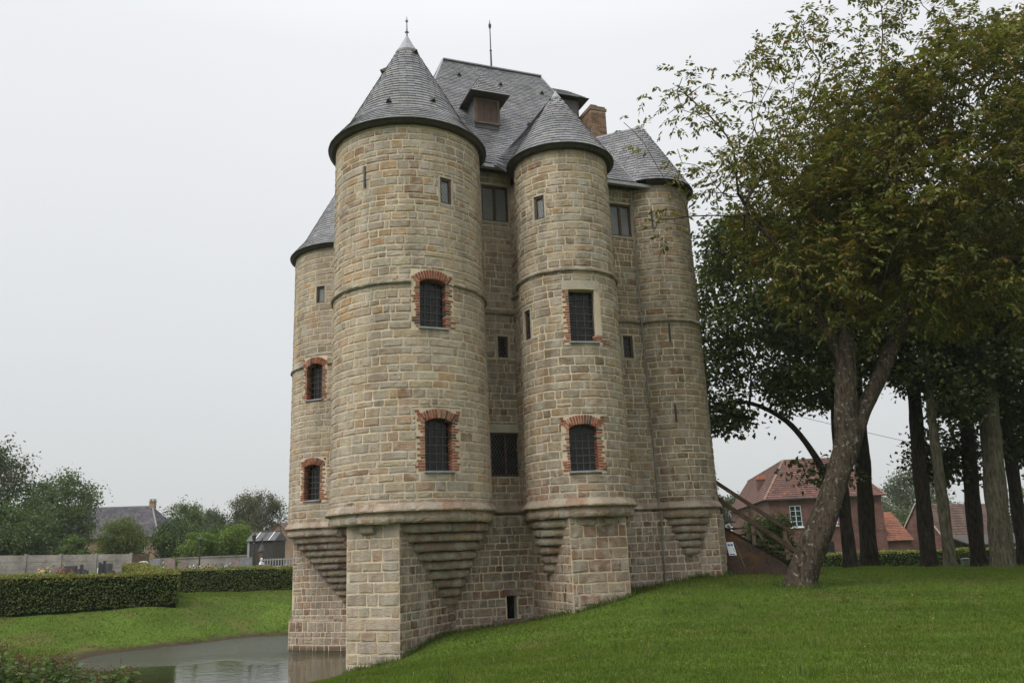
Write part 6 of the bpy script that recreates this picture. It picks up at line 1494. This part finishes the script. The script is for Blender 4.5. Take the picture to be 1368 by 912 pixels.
patch = .5 + .5 * np.sin(.9 * x + .35 * y + 1.3 * np.sin(.31 * y)) * np.sin(.7 * y - .42 * x + np.sin(.8 * x)); wild = ((x < -5) & (y > 20)).astype(float)
hgt = (.018 + .026 * rng.uniform(0, 1, n) + .02 * patch * rng.uniform(0, 1, n)) * (1 + .7 * wild * rng.uniform(0, 1, n)) ;wd = (.006 + .00038 * np.maximum(y - 9, 0)) * rng.uniform(.8, 1.6, n)
a = rng.uniform(0, 6.28, n); lean = rng.uniform(.1, .7, n); b2 = rng.uniform(0, 6.28, n)
V = np.empty((n, 3, 3)); V[:, 0] = np.c_[x - wd * np.cos(a), y - wd * np.sin(a), z - .01]; V[:, 1] = np.c_[x + wd * np.cos(a), y + wd * np.sin(a), z - .01]; V[:, 2] = np.c_[x + lean * hgt * np.cos(b2), y + lean * hgt * np.sin(b2), z + hgt]
C = leafcol(rng, n, [((.088, .142, .014), 6), ((.072, .124, .012), 5), ((.108, .160, .019), 3), ((.130, .135, .034), 1)], .15)
dryp = (.5 + .5 * np.sin(.55 * x - .8 * y + 2.1 * np.sin(.37 * x + .2 * y))) ** 3
dm_ = rng.uniform(size=n) < dryp * (.12 + .5 * wild); C[dm_] = leafcol(rng, int(dm_.sum()), [((.15, .125, .045), 3), ((.11, .085, .04), 2), ((.13, .14, .045), 3)])
C *= (.86 + .28 * patch)[:, None]
gro = fast_mesh('lawn_grass', V.reshape(-1, 3), 3, C, M['grassblade'], None, (0, 0, 0), 'stuff'); gro['label'] = 'short mown lawn grass'; 
# longer tufts the mower misses along the foot of the walls and round the trunks
tx, ty = [], []
for p, n_ in ((PIER_A[0][1], 260), (PIER_A[0][2], 520), (LOW_AB, 800), (PIER_B[0][0], 300), (PIER_B[0][1], 420), (PIER_B[0][2], 200), (LOW_BC, 800), (PIER_C[0][0], 260), (PIER_C[0][1], 160)):
    q_ = p.at(rng.uniform(0, p.len, n_), np.zeros(n_), np.abs(rng.normal(0, .09, n_)) + .02, 0); tx.append(q_[:, 0]); ty.append(q_[:, 1])
for cx_, cy_, r_, n_ in ((7.0, 22, .55, 420), (14.5, 36, .5, 160), (16.95, 36, .5, 160), (16.95, 34.2, .4, 160), (19, 36, .45, 160), (19.2, 34.6, .6, 200), (21.3, 36.6, .4, 120)):
    a_ = rng.uniform(0, 6.28, n_); rr_ = r_ + np.abs(rng.normal(0, .1, n_)); tx.append(cx_ + rr_ * np.cos(a_)); ty.append(cy_ + rr_ * np.sin(a_))
for _ in range(90):                                            # coarse tussocks scattered over the lawn and bank
    cy_ = rng.uniform(10, 36); cx_ = cy_ * rng.uniform(-.6, .6); n_ = 26; tx.append(cx_ + rng.normal(0, .10, n_)); ty.append(cy_ + rng.normal(0, .10, n_))
x, y = np.concatenate(tx), np.concatenate(ty); z = H(x, y); k = z > -1.28; x, y, z = x[k], y[k], z[k]; n = len(x)
hgt = rng.uniform(.06, .2, n); wd = rng.uniform(.007, .012, n); a = rng.uniform(0, 6.28, n); b2 = rng.uniform(0, 6.28, n); lean = rng.uniform(.2, .8, n)
V = np.empty((n, 3, 3)); V[:, 0] = np.c_[x - wd * np.cos(a), y - wd * np.sin(a), z - .02]; V[:, 1] = np.c_[x + wd * np.cos(a), y + wd * np.sin(a), z - .02]; V[:, 2] = np.c_[x + lean * hgt * np.cos(b2), y + lean * hgt * np.sin(b2), z + hgt]
fast_mesh('grass_tufts', V.reshape(-1, 3), 3, leafcol(rng, n, [((.075, .13, .022), 5), ((.055, .10, .018), 4), ((.12, .14, .04), 2), ((.13, .11, .045), 1)], .2), M['grassblade'], None, (0, 0, 0), 'stuff')
# a few fallen leaves under the walnut
n = 260; x = rng.normal(9.5, 3.2, n); y = rng.normal(19.5, 3.6, n); k = (y > 11) & (y < 33) & (x > 3.5); x, y = x[k], y[k]; n = len(x); z = H(x, y); P_ = np.c_[x, y, z + .045]; a = rng.uniform(0, 6.28, n); D_ = np.c_[np.cos(a), np.sin(a), rng.normal(0, .25, n)]; D_ = unit(D_); Nn = unit(np.c_[rng.normal(0, .3, n), rng.normal(0, .3, n), np.ones(n)]); Nn = unit(Nn - D_ * (Nn * D_).sum(1, keepdims=True))
fl_ = leaves_mesh('fallen_leaves', P_, D_, Nn, rng.uniform(.05, .1, n), rng.uniform(.03, .05, n), leafcol(rng, n, [((.14, .09, .035), 3), ((.10, .06, .028), 3), ((.17, .13, .04), 2)]), M['flower'], g_ob); fl_['kind'] = 'stuff'
# daisies and clover in the lawn
n = 420; x, y = scatter(n, 9, 24); x = np.abs(x) * .9 + rng.uniform(-3, 1, n); z = H(x, y); du, dv = (x - CA[0]) * CU[0] + (y - CA[1]) * CU[1], (x - CA[0]) * CV[0] + (y - CA[1]) * CV[1]; k = (z > -.9) & ~((du > -1) & (du < 9.2) & (dv > -2.6)); x, y, z = x[k], y[k], z[k]; n = len(x)
P_ = np.c_[x, y, z + .06]; a = rng.uniform(0, 6.28, n); D_ = np.c_[np.cos(a), np.sin(a), np.zeros(n)]; Nn = np.tile([0, 0, 1.0], (n, 1)) + rng.normal(0, .2, (n, 3)); Nn = unit(Nn - D_ * (Nn * D_).sum(1, keepdims=True))
S_ = np.cross(D_, Nn); s_ = rng.uniform(.006, .010, n)[:, None]
V = np.stack([P_ - D_ * s_, P_ + S_ * s_, P_ + D_ * s_, P_ - S_ * s_], 1).reshape(-1, 3)
fast_mesh('lawn_daisies', V, 4, leafcol(rng, n, [((.55, .55, .5), 4), ((.5, .38, .08), 1)], .1), M['flower'], None, (0, 0, 0), 'stuff')

# ------------------------------------------------------------------ haze of the damp air
hz = MB(); hz.box(-140, 140, -15, 170, -5, 24)
hm = bpy.data.materials.new('haze'); hm.use_nodes = True; hn = hm.node_tree.nodes; hn.remove(hn['Principled BSDF'])
pv = hn.new('ShaderNodeVolumePrincipled'); pv.inputs['Density'].default_value = 0.00032; pv.inputs['Color'].default_value = (.93, .95, .97, 1); pv.inputs['Anisotropy'].default_value = 0.3
hm.node_tree.links.new(pv.outputs[0], hn['Material Output'].inputs['Volume'])
hob = hz.build('haze', hm, None); hob['kind'] = 'stuff'
